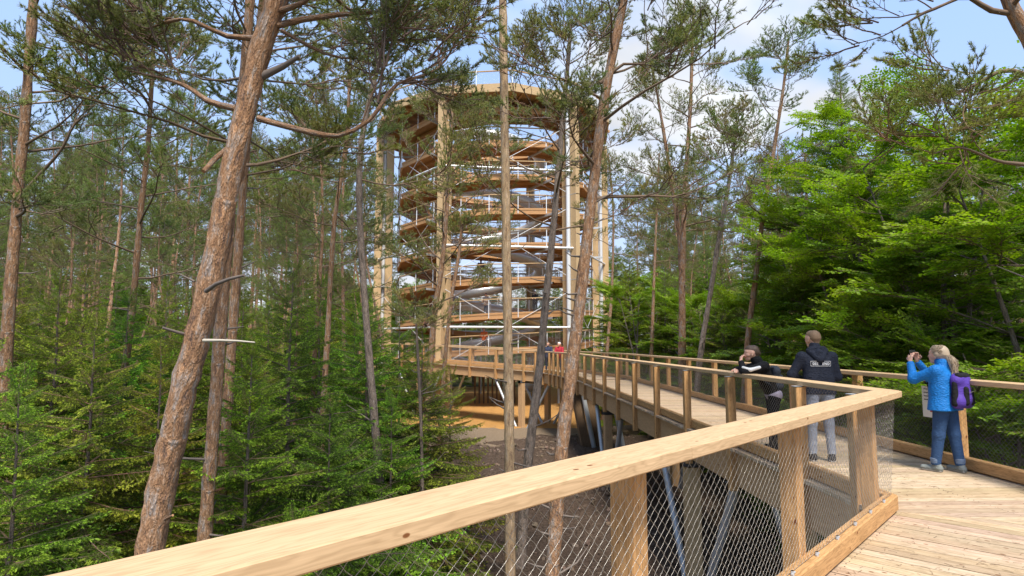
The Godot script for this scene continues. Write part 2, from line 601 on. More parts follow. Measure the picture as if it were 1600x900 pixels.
func make_beech_spray(sd: int) -> ArrayMesh:
	var rng := RandomNumberGenerator.new()
	rng.seed = sd
	var f := MB.new()
	var wd := MB.new()
	var c0 := Color(0.20, 0.33, 0.036)
	var c1 := Color(0.33, 0.47, 0.055)
	var axis := []
	var rad := []
	for i in 6:
		var q := i / 5.0
		axis.append(Vector3(0.95 * q, 0.07 * sin(q * 2.6) - 0.06 * q * q, 0.05 * sin(q * 5.0 + sd)))
		rad.append(lerpf(0.009, 0.002, q))
	wd.tube(axis, rad, 4, 1.0, null, 0.0, [], false)
	var twigs := [[axis[2], axis[5]]]
	for k in 12:
		var q := 0.12 + 0.85 * k / 12.0
		var fi := q * 5.0
		var p: Vector3 = axis[int(fi)].lerp(axis[int(fi) + 1], fi - int(fi))
		var side := 1.0 if k % 2 == 0 else -1.0
		var d := Vector3(rng.randf_range(0.5, 0.9), rng.randf_range(-0.12, 0.18), side * rng.randf_range(0.5, 0.9)).normalized()
		var e := p + d * rng.randf_range(0.25, 0.5) * (1.15 - q * 0.6)
		wd.tube([p, e], [0.004, 0.0015], 3, 1.0, null, 0.0, [], false)
		twigs.append([p, e])
	for tw in twigs:
		var a: Vector3 = tw[0]
		var b: Vector3 = tw[1]
		var d := (b - a).normalized()
		var sidev := d.cross(Vector3.UP).normalized()
		var n := int(a.distance_to(b) / 0.036)
		for i in n:
			var p := a.lerp(b, (i + 0.7) / n)
			var s := 1.0 if i % 2 == 0 else -1.0
			var ld := (d * rng.randf_range(0.4, 0.9) + sidev * s + Vector3(0, rng.randf_range(-0.45, 0.15), 0)).normalized()
			var nrm := (Vector3.UP + rnd_unit(rng) * 0.6).normalized()
			var across := ld.cross(nrm).normalized()
			var up := across.cross(ld)
			var l := rng.randf_range(0.06, 0.10)
			var w := l * 0.35
			var cc := c0.lerp(c1, rng.randf()) * rng.randf_range(0.8, 1.15)
			var r := p + ld * l
			var m1 := p + ld * l * 0.45 - up * 0.006
			var e1 := p + ld * l * 0.42 + across * w
			var e2 := p + ld * l * 0.42 - across * w
			f.tri(p, e1, m1, cc, cc, cc)
			f.tri(m1, e1, r, cc, cc, cc)
			f.tri(p, m1, e2, cc, cc, cc)
			f.tri(m1, r, e2, cc, cc, cc)
	var m := f.mesh(M.beech)
	return wd.add_to(m, M.twig)

var pine_boughs := []
var spruce_boughs := []
var beech_sprays := []

func frame_along(d: Vector3, roll: float, s: float) -> Basis:
	var x := d.normalized()
	var z := x.cross(Vector3.UP)
	if z.length() < 0.05:
		z = Vector3(0, 0, 1)
	z = z.normalized()
	var y := z.cross(x)
	return (Basis(x, y, z) * Basis(Vector3(1, 0, 0), roll)).scaled_local(Vector3.ONE * s)

func scatter(called: String, mesh: Mesh, places: Array, parent: Node, rng: RandomNumberGenerator, vary := 0.18, warm := 0.12, tint := Color.WHITE) -> MultiMeshInstance3D:
	var mm := MultiMesh.new()
	mm.transform_format = MultiMesh.TRANSFORM_3D
	mm.use_colors = true
	mm.mesh = mesh
	mm.instance_count = places.size()
	for i in places.size():
		mm.set_instance_transform(i, places[i])
		var k := 1.0 + rng.randf_range(-vary, vary)
		mm.set_instance_color(i, Color(k * tint.r * (1.0 + rng.randf_range(-warm, warm)), k * tint.g, k * tint.b * (1.0 + rng.randf_range(-warm, warm)), 1.0))
	var o := MultiMeshInstance3D.new()
	o.name = called
	o.multimesh = mm
	o.set_meta("kind", "stuff")
	parent.add_child(o, true)
	return o

func smooth_path(pts: Array, step: float) -> Array:
	var cv := Curve3D.new()
	for i in pts.size():
		var tan_: Vector3 = (pts[mini(i + 1, pts.size() - 1)] - pts[maxi(i - 1, 0)]) / 6.0
		cv.add_point(pts[i], -tan_, tan_)
	var out := []
	var n := maxi(int(cv.get_baked_length() / step), 2)
	for i in n + 1:
		out.append(cv.sample_baked(cv.get_baked_length() * i / n, true))
	return out

func path_at(pts: Array, q: float) -> Vector3:
	var f := clampf(q, 0.0, 0.9999) * (pts.size() - 1)
	return pts[int(f)].lerp(pts[int(f) + 1], f - int(f))

# opts: crown (fraction where live limbs start), spread, limbs, bark, sides, extra (hand-set limbs), stubs, dense
func pine(called: String, pts: Array, r0: float, r1: float, sd: int, o: Dictionary, label: String, group := "") -> Node3D:
	var rng := RandomNumberGenerator.new()
	rng.seed = sd
	r0 *= o.get("thin", 0.76)
	r1 *= o.get("thin", 0.76)
	var root := thing(called, pts[0], 0.0, label, "tree", group)
	root.set_meta("base_name", called)
	var lp := []
	for p: Vector3 in pts:
		lp.append(p - pts[0])
	var path := smooth_path(lp, o.get("step", 0.5))
	var n := path.size()
	var rad := []
	for i in n:
		var q := float(i) / (n - 1)
		rad.append(lerpf(r0, r1, pow(q, 0.9)) * (1.0 + 0.35 * exp(-q * 30.0)) + rng.randf_range(-0.03, 0.03) * r0)
	var tr := MB.new()
	var ns := fbm(sd, o.get("bump_freq", 2.5), 4)
	tr.tube(path, rad, o.get("sides", 11), o.get("vs", 0.55), ns, r0 * 0.16)
	var limbs := MB.new()
	var far: bool = o.get("far", false)
	var boughs := [[], []]
	var cf: float = o.get("crown", 0.5)
	var spread: float = o.get("spread", 2.6)
	var nl: int = o.get("limbs", 22)
	var sc: float = o.get("scale", 1.0)
	var bare: float = o.get("bare", 0.35)
	for k in nl:
		var fk := (k + rng.randf() * 0.8) / nl
		var q := cf + (0.99 - cf) * pow(fk, 0.92)
		var p := path_at(path, q)
		var az := k * 2.399 + rng.randf_range(-0.5, 0.5)
		var prof := (0.62 + 0.38 * sin(PI * clampf(fk * 0.9 + 0.18, 0, 1))) * (1.0 - 0.80 * pow(fk, o.get("taper", 2.6)))
		var l := spread * prof * rng.randf_range(0.65, 1.15)
		var rise := lerpf(o.get("rise0", -0.05), 0.75, fk) + rng.randf_range(-0.15, 0.15)
		var d := Vector3(cos(az), rise, sin(az)).normalized()
		var rr: float = lerpf(r0, r1, q) * rng.randf_range(0.28, 0.42)
		var lm := limbs if far else MB.new()
		_limb(lm, boughs, p, d, l, rr, bare, sc, rng, o.get("subs", 5))
		if not far:
			part("limb", lm.mesh(o.get("limb_bark", M.twig)), root)
	for e in o.get("extra", []):
		var ep := []
		for p: Vector3 in e[0]:
			ep.append(p - pts[0])
		var sp := smooth_path(ep, 0.15)
		var er := []
		for i in sp.size():
			er.append(lerpf(e[1], e[1] * e[2], float(i) / (sp.size() - 1)))
		var lm := MB.new()
		lm.tube(sp, er, 8, 0.8, ns, e[1] * 0.25)
		var nb: int = e[3]
		for b in nb:
			var q := 0.45 + 0.55 * (b + rng.randf()) / nb
			var p := path_at(sp, q)
			var dd := (path_at(sp, q) - path_at(sp, q - 0.08)).normalized()
			var d2 := (dd + rnd_unit(rng) * 0.8 + Vector3(0, 0.25, 0)).normalized()
			_limb(lm, boughs, p, d2, rng.randf_range(0.4, 0.9), e[1] * 0.25, 0.25, sc, rng, 3)
		part("limb" if e.size() < 5 else "dead_branch", lm.mesh(o.get("limb_bark", M.twig) if e.size() < 5 else e[4]), root)
	# dead stubs on the bare part of the stem
	for k in int(o.get("stubs", 8)):
		var q := rng.randf_range(o.get("stub_from", 0.12), cf)
		var p := path_at(path, q)
		var az := rng.randf() * TAU
		var d := Vector3(cos(az), rng.randf_range(-0.1, 0.5), sin(az)).normalized()
		var rr := lerpf(r0, r1, q)
		var l := rng.randf_range(0.5, 1.6) * rr + rng.randf_range(0.03, 0.30 if rng.randf() < 0.7 else 0.9)
		var mid := p + d * (rr + l * 0.5) + rnd_unit(rng) * l * 0.07
		var lm := limbs if far else MB.new()
		lm.tube([p + d * rr * 0.7, mid, p + d * (rr + l) + Vector3(0, l * 0.15, 0)], [rr * 0.13 + 0.008, rr * 0.09 + 0.005, 0.004], 5, 1.0)
		if not far:
			part("dead_branch", lm.mesh(M.dead), root)
	var tint := Color(rng.randf_range(0.85, 1.15), rng.randf_range(0.9, 1.08), rng.randf_range(0.8, 1.2))
	var bm: Material = o.get("bark", M.bark_orange)
	var tm := tr.mesh(bm)
	part("trunk", tm, root)
	if limbs.v.size():
		tag(part("limb_framework", limbs.mesh(o.get("limb_bark", M.twig)), root), "", "", "", "stuff")
	for k in 2:
		if boughs[k].size():
			scatter("crown", pine_boughs[(sd + k * 2) % pine_boughs.size()], boughs[k], root, rng, 0.18, 0.12, tint)
	return root

func _limb(wd: MB, boughs: Array, p: Vector3, d: Vector3, l: float, r: float, bare: float, sc: float, rng: RandomNumberGenerator, subs: int) -> void:
	var pts := [p]
	var rr := [r]
	var cur := p
	var dir := d
	var steps := 5
	for i in steps:
		dir = (dir + rnd_unit(rng) * 0.20 + Vector3(0, 0.06, 0)).normalized()
		cur += dir * l / steps
		pts.append(cur)
		rr.append(lerpf(r, maxf(0.006, r * 0.18), (i + 1.0) / steps))
	wd.tube(pts, rr, 5, 1.0, null, 0.0, [], false)
	for k in subs:
		var q := bare + (1.0 - bare) * (k + rng.randf()) / subs
		var a := path_at(pts, q)
		var side := 1.0 if k % 2 == 0 else -1.0
		var flat := Vector3(d.z, 0, -d.x).normalized()
		var d2 := (d * rng.randf_range(0.5, 1.0) + flat * side * rng.randf_range(0.4, 1.1) + Vector3(0, rng.randf_range(-0.1, 0.35), 0)).normalized()
		var l2 := l * rng.randf_range(0.16, 0.36) * (1.2 - q * 0.6)
		var e := a + d2 * l2
		wd.tube([a, a.lerp(e, 0.5) + rnd_unit(rng) * l2 * 0.08, e], [r * 0.35, r * 0.22, 0.005], 4, 1.0, null, 0.0, [], false)
		for b in (2 if rng.randf() < 0.45 else 1):
			var bp := a.lerp(e, rng.randf_range(0.35, 1.0))
			var bd := (d2 + rnd_unit(rng) * 0.55 + Vector3(0, 0.12, 0)).normalized()
			boughs[rng.randi() % 2].append(Transform3D(frame_along(bd, rng.randf_range(-0.5, 0.5), sc * rng.randf_range(0.6, 0.98)), bp))
	for b in 2:
		var bd := (dir + rnd_unit(rng) * 0.5).normalized()
		boughs[rng.randi() % 2].append(Transform3D(frame_along(bd, rng.randf_range(-0.5, 0.5), sc * rng.randf_range(0.62, 1.0)), path_at(pts, rng.randf_range(0.8, 0.99))))

func spruce(called: String, base: Vector3, H: float, R: float, sd: int, label: String, group := "", bare := 0.04) -> Node3D:
	var rng := RandomNumberGenerator.new()
	rng.seed = sd
	var root := thing(called, base, 0.0, label, "tree", group)
	root.set_meta("base_name", called)
	var tr := MB.new()
	var pts := []
	var rad := []
	for i in 9:
		var q := i / 8.0
		pts.append(Vector3(rng.randf_range(-0.03, 0.03) * H * 0.1, H * q, rng.randf_range(-0.03, 0.03) * H * 0.1))
		rad.append(lerpf(H * 0.011, 0.006, q))
	tr.tube(pts, rad, 8, 0.6)
	part("trunk", tr.mesh(M.bark_grey), root)
	var places := [[], []]
	var y := H * bare
	var k := 0
	while y < H * 0.985:
		var q := y / H
		var l := R * pow(1.0 - q, 0.85) + 0.14
		var n := 6 if q < 0.75 else 5
		for i in n:
			var az := TAU * i / n + k * 0.7 + rng.randf_range(-0.3, 0.3)
			var pitch := lerpf(-0.12, 0.75, pow(q, 1.6)) + rng.randf_range(-0.16, 0.16)
			var d := Vector3(cos(az), pitch, sin(az))
			places[rng.randi() % 2].append(Transform3D(frame_along(d, rng.randf_range(-0.35, 0.35), l / 1.5 * rng.randf_range(0.75, 1.2)), path_at(pts, q) + Vector3(0, rng.randf_range(-0.1, 0.1), 0)))
		y += lerpf(0.34, 0.20, q) * lerpf(0.8, 1.15, clampf(R / 2.2, 0, 1))
		k += 1
	var tint := Color(rng.randf_range(0.78, 1.3), rng.randf_range(0.85, 1.15), rng.randf_range(0.8, 1.2))
	for j in 3:
		places[0].append(Transform3D(frame_along(Vector3(0.25 * cos(j * 2.1), 1.0, 0.25 * sin(j * 2.1)), 0.0, 0.28), Vector3(0, H * 0.97, 0)))
	for j in 2:
		scatter("crown", spruce_boughs[(sd + j) % spruce_boughs.size()], places[j], root, rng, 0.22, 0.10, tint)
	return root

# a broadleaf: several rising stems, limbs and flat layered sprays
func broadleaf(called: String, base: Vector3, H: float, R: float, sd: int, label: String, group := "", low := 0.15, count := 420, stems := 4) -> Node3D:
	var rng := RandomNumberGenerator.new()
	rng.seed = sd
	var root := thing(called, base, 0.0, label, "tree", group)
	root.set_meta("base_name", called)
	var wd := MB.new()
	var tips := []
	for s in stems:
		var az := TAU * s / stems + rng.randf_range(-0.4, 0.4)
		var top := Vector3(cos(az) * R * rng.randf_range(0.2, 0.6), H * rng.randf_range(0.75, 0.97), sin(az) * R * rng.randf_range(0.2, 0.6))
		if s == 0:
			top = Vector3(0, H * 0.97, 0)
		var mid := top * 0.5 + Vector3(-cos(az) * R * 0.10, 0, -sin(az) * R * 0.10)
		var path := smooth_path([Vector3(cos(az) * 0.05, 0, sin(az) * 0.05), mid, top], 0.4)
		var rad := []
		for i in path.size():
			rad.append(lerpf(H * 0.011, 0.01, float(i) / (path.size() - 1)))
		wd.tube(path, rad, 7, 0.6)
		var nl := int(count / stems / 9.0)
		for k in nl:
			var q := low + (1.0 - low) * (k + rng.randf()) / nl
			var p := path_at(path, q)
			var a2 := k * 2.4 + rng.randf_range(-0.4, 0.4) + s
			var rel := q
			var l := R * (0.35 + 0.62 * sin(PI * clampf(rel * 0.72 + 0.22, 0, 1))) * rng.randf_range(0.55, 1.0)
			var d := Vector3(cos(a2), lerpf(0.05, 0.7, pow(rel, 1.5)) + rng.randf_range(-0.1, 0.2), sin(a2)).normalized()
			var pts := [p]
			var rr := [0.022]
			var cur := p
			var dir := d
			for i in 5:
				dir = (dir + rnd_unit(rng) * 0.14 + Vector3(0, -0.05, 0)).normalized()
				cur += dir * l / 5.0
				pts.append(cur)
				rr.append(lerpf(0.022, 0.004, (i + 1) / 5.0))
			wd.tube(pts, rr, 5, 1.0, null, 0.0, [], false)
			for b in 9:
				var w := rng.randf_range(0.25, 1.0)
				var bp := path_at(pts, w)
				var side := 1.0 if b % 2 == 0 else -1.0
				var flat := Vector3(dir.z, 0, -dir.x).normalized()
				var bd := (dir * 0.8 + flat * side * rng.randf_range(0.0, 1.0) + Vector3(0, rng.randf_range(-0.15, 0.2), 0)).normalized()
				tips.append(Transform3D(frame_along(bd, rng.randf_range(-0.3, 0.3), rng.randf_range(0.65, 1.15)), bp))
	part("trunk", wd.mesh(M.bark_grey), root)
	var two := [[], []]
	for i in tips.size():
		two[i % 2].append(tips[i])
	for j in 2:
		scatter("crown", beech_sprays[(sd + j) % beech_sprays.size()], two[j], root, rng, 0.2, 0.12)
	return root

# ---------------------------------------------------------------- ground
func ground_patch(called: String, mat: Material, centre: Vector2, rx: float, rz: float, y: float, bump: float, step: float, sd: int, label: String) -> void:
	var ns := fbm(sd, 0.35, 4)
	var fine := fbm(sd + 1, 1.6, 3)
	var mb := MB.new()
	var nr := int(maxf(rx, rz) / step)
	var na := int(TAU * maxf(rx, rz) / step / 1.3)
	for i in nr + 1:
		for j in na + 1:
			var a := TAU * (j % na) / na
			var e := 1.0 + 0.10 * ns.get_noise_2d(cos(a) * 9.0, sin(a) * 9.0) + 0.03 * ns.get_noise_2d(cos(a) * 60.0, sin(a) * 60.0)
			var q := float(i) / nr
			var p := Vector2(centre.x + cos(a) * rx * q * e, centre.y + sin(a) * rz * q * e)
			var edge := clampf((1.0 - q) * maxf(rx, rz) / 0.6, 0.0, 1.0)
			var hgt := bump * (ns.get_noise_2d(p.x, p.y) + 0.6 * fine.get_noise_2d(p.x, p.y) + 0.55)
			mb.v.append(Vector3(p.x, GROUND + y + maxf(hgt, 0.0) * edge - (0.06 if i == nr else 0.0), p.y))
			mb.n.append(Vector3.UP)
			mb.c.append(Color.WHITE)
			mb.t.append(p)
	for i in nr:
		for j in na:
			var k := i * (na + 1) + j
			mb.ix.append_array(PackedInt32Array([k, k + na + 1, k + 1, k + 1, k + na + 1, k + na + 2]))
	var st := SurfaceTool.new()
	st.create_from(mb.mesh(mat), 0)
	st.generate_normals()
	var o := part(called, st.commit(), self)
	o.mesh.surface_set_material(0, mat)
	tag(o, label, "", "", "structure")

func build_ground() -> void:
	var ns := fbm(71, 0.05, 4)
	var mb := MB.new()
	var n := 150
	var size := 420.0
	for i in n + 1:
		for j in n + 1:
			# closer steps near the middle
			var u := (float(i) / n) * 2.0 - 1.0
			var w := (float(j) / n) * 2.0 - 1.0
			var x := signf(u) * pow(absf(u), 1.7) * size * 0.5
			var z := -30.0 + signf(w) * pow(absf(w), 1.7) * size * 0.5
			mb.v.append(Vector3(x, GROUND - 0.16 + 0.12 * ns.get_noise_2d(x * 3.0, z * 3.0), z))
			mb.n.append(Vector3.UP)
			mb.c.append(Color.WHITE)
			mb.t.append(Vector2(x, z))
	for i in n:
		for j in n:
			var k := i * (n + 1) + j
			mb.ix.append_array(PackedInt32Array([k, k + n + 1, k + 1, k + 1, k + n + 1, k + n + 2]))
	var o := part("forest_floor", mb.mesh(M.forest_floor), self)
	tag(o, "dark forest floor under the trees", "", "", "structure")
	ground_patch("bare_soil", M.soil, Vector2(5.5, -20.5), 10.5, 13.0, -0.02, 0.16, 0.22, 81, "dug dark brown soil beneath the walkway")
	ground_patch("sandy_path", M.gravel, Vector2(3.0, -33.8), 22.0, 4.4, 0.0, 0.03, 0.4, 91, "trodden sandy path in front of the tower")
	ground_patch("wood_chips", M.chips, Vector2(1.5, -53.5), 21.0, 17.2, 0.02, 0.05, 0.4, 101, "orange wood chips spread under the tower")
	# clods and roots on the dug soil
	var rng := RandomNumberGenerator.new()
	rng.seed = 4
	var clod := MB.new()
	var cn := fbm(9, 1.3, 2)
	for i in 6:
		for j in 8:
			var quadp := []
			for q in [[0, 0], [0, 1], [1, 1], [1, 0]]:
				var th: float = PI * (i + q[0]) / 6.0
				var ph: float = TAU * ((j + q[1]) % 8) / 8.0
				var d := Vector3(sin(th) * cos(ph), cos(th), sin(th) * sin(ph))
				quadp.append(d * (1.0 + 0.45 * cn.get_noise_3dv(d)) * Vector3(1, 0.7, 1))
			clod.quad(quadp[0], quadp[3], quadp[2], quadp[1], Vector2(0, 0), Vector2(0, 1), Vector2(1, 1), Vector2(1, 0))
	var places := []
	for k in 2600:
		var a := rng.randf() * TAU
		var r := sqrt(rng.randf())
		var p := Vector3(5.5 + cos(a) * r * 10.2, GROUND + 0.05 + rng.randf() * 0.06, -20.5 + sin(a) * r * 12.6)
		places.append(Transform3D(Basis(rnd_unit(rng), rng.randf() * TAU).scaled(Vector3.ONE * (0.02 + 0.09 * pow(rng.randf(), 3.0))), p))
	var host := scatter("soil_clods", clod.mesh(std("clod", lin(0.155, 0.11, 0.08), 0.95)), places, self, rng, 0.35, 0.1)
	tag(host, "loose clods strewn over the dug soil", "soil", "", "stuff")

# ---------------------------------------------------------------- walkway
func poly_at(pts: Array, s: float) -> Array:
	for i in pts.size() - 1:
		var l: float = pts[i].distance_to(pts[i + 1])
		if s <= l or i == pts.size() - 2:
			return [pts[i].lerp(pts[i + 1], s / l), (pts[i + 1] - pts[i]) / l]
		s -= l
	return []

func offset_poly(pts: Array, side: float) -> Array:
	var out := []
	for i in pts.size():
		var d0: Vector3 = (pts[i] - pts[i - 1]) if i > 0 else (pts[1] - pts[0])
		var d1: Vector3 = (pts[i + 1] - pts[i]) if i < pts.size() - 1 else d0
		d0.y = 0; d1.y = 0
		var n0 := Vector3(-d0.z, 0, d0.x).normalized()
		var n1 := Vector3(-d1.z, 0, d1.x).normalized()
		var m := (n0 + n1).normalized()
		out.append(pts[i] + m * side / m.dot(n0))
	return out

const RAIL_TOP := 1.2

func net_mesh(a0: Vector3, a1: Vector3, b0: Vector3, b1: Vector3, cw: float, chh: float, r: float, wavy: bool) -> ArrayMesh:
	# net between the lower line a0-a1 and the upper line b0-b1
	var mb := MB.new()
	var length := a0.distance_to(a1)
	var hgt := a0.distance_to(b0)
	var nx := int(length / cw)
	var ny := maxi(int(hgt / chh), 1)
	var at_ := func(x: float, y: float) -> Vector3:
		return a0.lerp(a1, x / nx).lerp(b0.lerp(b1, x / nx), y / ny)
	for fam in 2:
		var s := 1.0 if fam == 0 else -1.0
		for k in range(-ny, nx + ny + 1):
			var prev = null
			var sub := 3 if wavy else 1
			if not wavy:
				# straight line clipped to the panel
				var y0 := 0.0
				var y1 := float(ny)
				var x0 := float(k)
				var x1 := k + s * ny
				var lo := maxf(minf(x0, x1), 0.0)
				var hi := minf(maxf(x0, x1), float(nx))
				if hi - lo < 0.01:
					continue
				var ya := (lo - k) * s
				var yb := (hi - k) * s
				mb.wire(at_.call(lo, ya), at_.call(hi, yb), r)
				continue
			for i in ny * sub + 1:
				var y := float(i) / sub
				var x := k + s * y
				var wob := 0.055 * sin(TAU * y)
				var xx := x + s * wob
				if xx < 0 or xx > nx:
					prev = null
					continue
				var p: Vector3 = at_.call(xx, y)
				if prev != null:
					mb.wire(prev, p, r)
				prev = p
	mb.wire(a0, a1, r * 1.6)
	mb.wire(b0, b1, r * 1.6)
	return mb.mesh(M.wire)

var post_meshes := []

# side: +1 when the deck lies to the right of the direction of travel
func railing(called: String, label: String, line: Array, side: float, posts: Array, o: Dictionary) -> Node3D:
	var base: Vector3 = line[0]
	var root := thing(called, base, 0.0, label, "railing", o.get("group", ""))
	var wavy: bool = o.get("wavy", false)
	var rail_w: float = o.get("rail_w", 0.24)
	var lp := []
	for p: Vector3 in line:
		lp.append(p - base)
	var rng := RandomNumberGenerator.new()
	rng.seed = hash(label)
	# handrail, in lengths, mitred at the corners
	var half := rail_w / 2
	var lpo := offset_poly(lp, -half)
	var lpi := offset_poly(lp, half)
	var kick_a := offset_poly(lp, side * (-0.085))
	var kick_b := offset_poly(lp, side * 0.035)
	for i in lp.size() - 1:
		var seg: float = lp[i].distance_to(lp[i + 1])
		var cnt := maxi(int(round(seg / 4.6)), 1)
		for k in cnt:
			var q0 := float(k) / cnt
			var q1 := float(k + 1) / cnt
			var gap := 0.002 / seg
			if k > 0: q0 += gap
			var up := Vector3(0, RAIL_TOP, 0)
			var mb := MB.new()
			_mitred(mb, lpo[i].lerp(lpo[i + 1], q0) + up, lpo[i].lerp(lpo[i + 1], q1) + up, lpi[i].lerp(lpi[i + 1], q0) + up, lpi[i].lerp(lpi[i + 1], q1) + up, 0.062, 0.006, rng)
			part("handrail", mb.mesh(M.rail), root)
			var kb := MB.new()
			var kup := Vector3(0, 0.165, 0)
			if side > 0:
				_mitred(kb, kick_a[i].lerp(kick_a[i + 1], q0) + kup, kick_a[i].lerp(kick_a[i + 1], q1) + kup, kick_b[i].lerp(kick_b[i + 1], q0) + kup, kick_b[i].lerp(kick_b[i + 1], q1) + kup, 0.145, 0.008, rng)
			else:
				_mitred(kb, kick_b[i].lerp(kick_b[i + 1], q0) + kup, kick_b[i].lerp(kick_b[i + 1], q1) + kup, kick_a[i].lerp(kick_a[i + 1], q0) + kup, kick_a[i].lerp(kick_a[i + 1], q1) + kup, 0.145, 0.008, rng)
			part("kickboard", kb.mesh(M.post), root)
		# wire net, from the kickboard to the inner edge of the rail
		var d: Vector3 = (lp[i + 1] - lp[i]).normalized()
		var nrm := Vector3(-d.z, 0, d.x).normalized() * side
		if not o.get("no_net", false):
			var a0: Vector3 = lp[i] + nrm * -0.02 + Vector3(0, 0.172, 0)
			var a1: Vector3 = lp[i + 1] + nrm * -0.02 + Vector3(0, 0.172, 0)
			var b0: Vector3 = lp[i] + nrm * 0.055 + Vector3(0, RAIL_TOP - 0.068, 0)
			var b1: Vector3 = lp[i + 1] + nrm * 0.055 + Vector3(0, RAIL_TOP - 0.068, 0)
			var npan := maxi(int(round(seg / o.get("panel", 4.6))), 1)
			for k in npan:
				var q0 := float(k) / npan
				var q1 := float(k + 1) / npan
				var net := part("wire_net", net_mesh(a0.lerp(a1, q0), a0.lerp(a1, q1), b0.lerp(b1, q0), b0.lerp(b1, q1), o.get("cw", 0.07), o.get("ch", 0.062), o.get("wire", 0.0011), wavy), root)
				net.set_meta("kind", "stuff")
	# posts with a steel cap plate and bolts
	for s: float in posts:
		var pa := poly_at(lp, s)
		var d: Vector3 = pa[1]
		var flat := Vector3(d.x, 0, d.z).normalized()
		var nrm := Vector3(-flat.z, 0, flat.x) * side
		var p: Vector3 = pa[0] - nrm * 0.14
		var bs := Basis(flat, Vector3.UP, flat.cross(Vector3.UP))
		var po := part("post", post_meshes[rng.randi() % post_meshes.size()], root, Transform3D(bs, p))
		if wavy or o.get("plates", false):
			var pm := MB.new()
			pm.beam(Vector3(-0.07, 1.1335, 0), Vector3(0.07, 1.1335, 0), 0.13, 0.006, Vector3.UP, 0.0)
			part("cap_plate", pm.mesh(M.steel), po)
	if wavy:
		# turnbuckles along the lower cable
		var total := 0.0
		for i in lp.size() - 1:
			total += lp[i].distance_to(lp[i + 1])
		var s := 0.1
		while s < total:
			var pa := poly_at(lp, s)
			var p: Vector3 = pa[0] + Vector3(0, 0.176, 0)
			var d: Vector3 = pa[1]
			var mb := MB.new()
			mb.tube([p - d * 0.03, p + d * 0.03], [0.007, 0.007], 6)
			mb.beam(p + Vector3(0, -0.012, 0) - d * 0.012, p + Vector3(0, 0.02, 0) - d * 0.012, 0.02, 0.02, d)
			part("cable_clamp", mb.mesh(M.steel), root)
			s += 0.5
	return root

# flat-topped timber between an outer and an inner edge
func _mitred(mb: MB, o0: Vector3, o1: Vector3, i0: Vector3, i1: Vector3, th: float, ch: float, rng: RandomNumberGenerator) -> void:
	# o = left edge, i = right edge, looking along the timber; tops given
	var uo := Vector2(rng.randf(), rng.randf())
	var dn := Vector3(0, -th, 0)
	var c := Vector3(0, -ch, 0)
	var s0 := (i0 - o0).normalized() * ch
	var s1 := (i1 - o1).normalized() * ch
	var ring0 := [o0 + s0, i0 - s0, i0 + c, i0 + dn - c, i0 + dn - s0, o0 + dn + s0, o0 + dn - c, o0 + c]
	var ring1 := [o1 + s1, i1 - s1, i1 + c, i1 + dn - c, i1 + dn - s1, o1 + dn + s1, o1 + dn - c, o1 + c]
	var l := o0.distance_to(o1) * 0.5
	var al := 0.0
	for k in 8:
		var j := (k + 1) % 8
		var st: float = ring0[k].distance_to(ring0[j])
		mb.quad(ring0[k], ring0[j], ring1[j], ring1[k], uo + Vector2(0, al * 2), uo + Vector2(0, (al + st) * 2), uo + Vector2(l, (al + st) * 2), uo + Vector2(l, al * 2))
		al += st
	for e in 2:
		var r: Array = ring0 if e == 0 else ring1
		for k in range(1, 7):
			if e == 0:
				mb.tri(r[0], r[k + 1], r[k], mb.col, mb.col, mb.col)
			else:
				mb.tri(r[0], r[k], r[k + 1], mb.col, mb.col, mb.col)

var plank_tint := RandomNumberGenerator.new()

func plank(parent: Node, corners: Array) -> void:
	var mb := MB.new()
	var k := plank_tint.randf_range(0.76, 1.1)
	mb.col = Color(k, k * plank_tint.randf_range(0.93, 1.0), k * plank_tint.randf_range(0.86, 1.0))
	var lift := plank_tint.randf_range(-0.0015, 0.0015)
	var q := []
	for p: Vector3 in corners:
		q.append(p + Vector3(0, lift, 0))
	# eased long edges
	mb.slab(q, 0.045, Vector2(plank_tint.randf(), plank_tint.randf()))
	part("plank", mb.mesh(M.deck), parent)

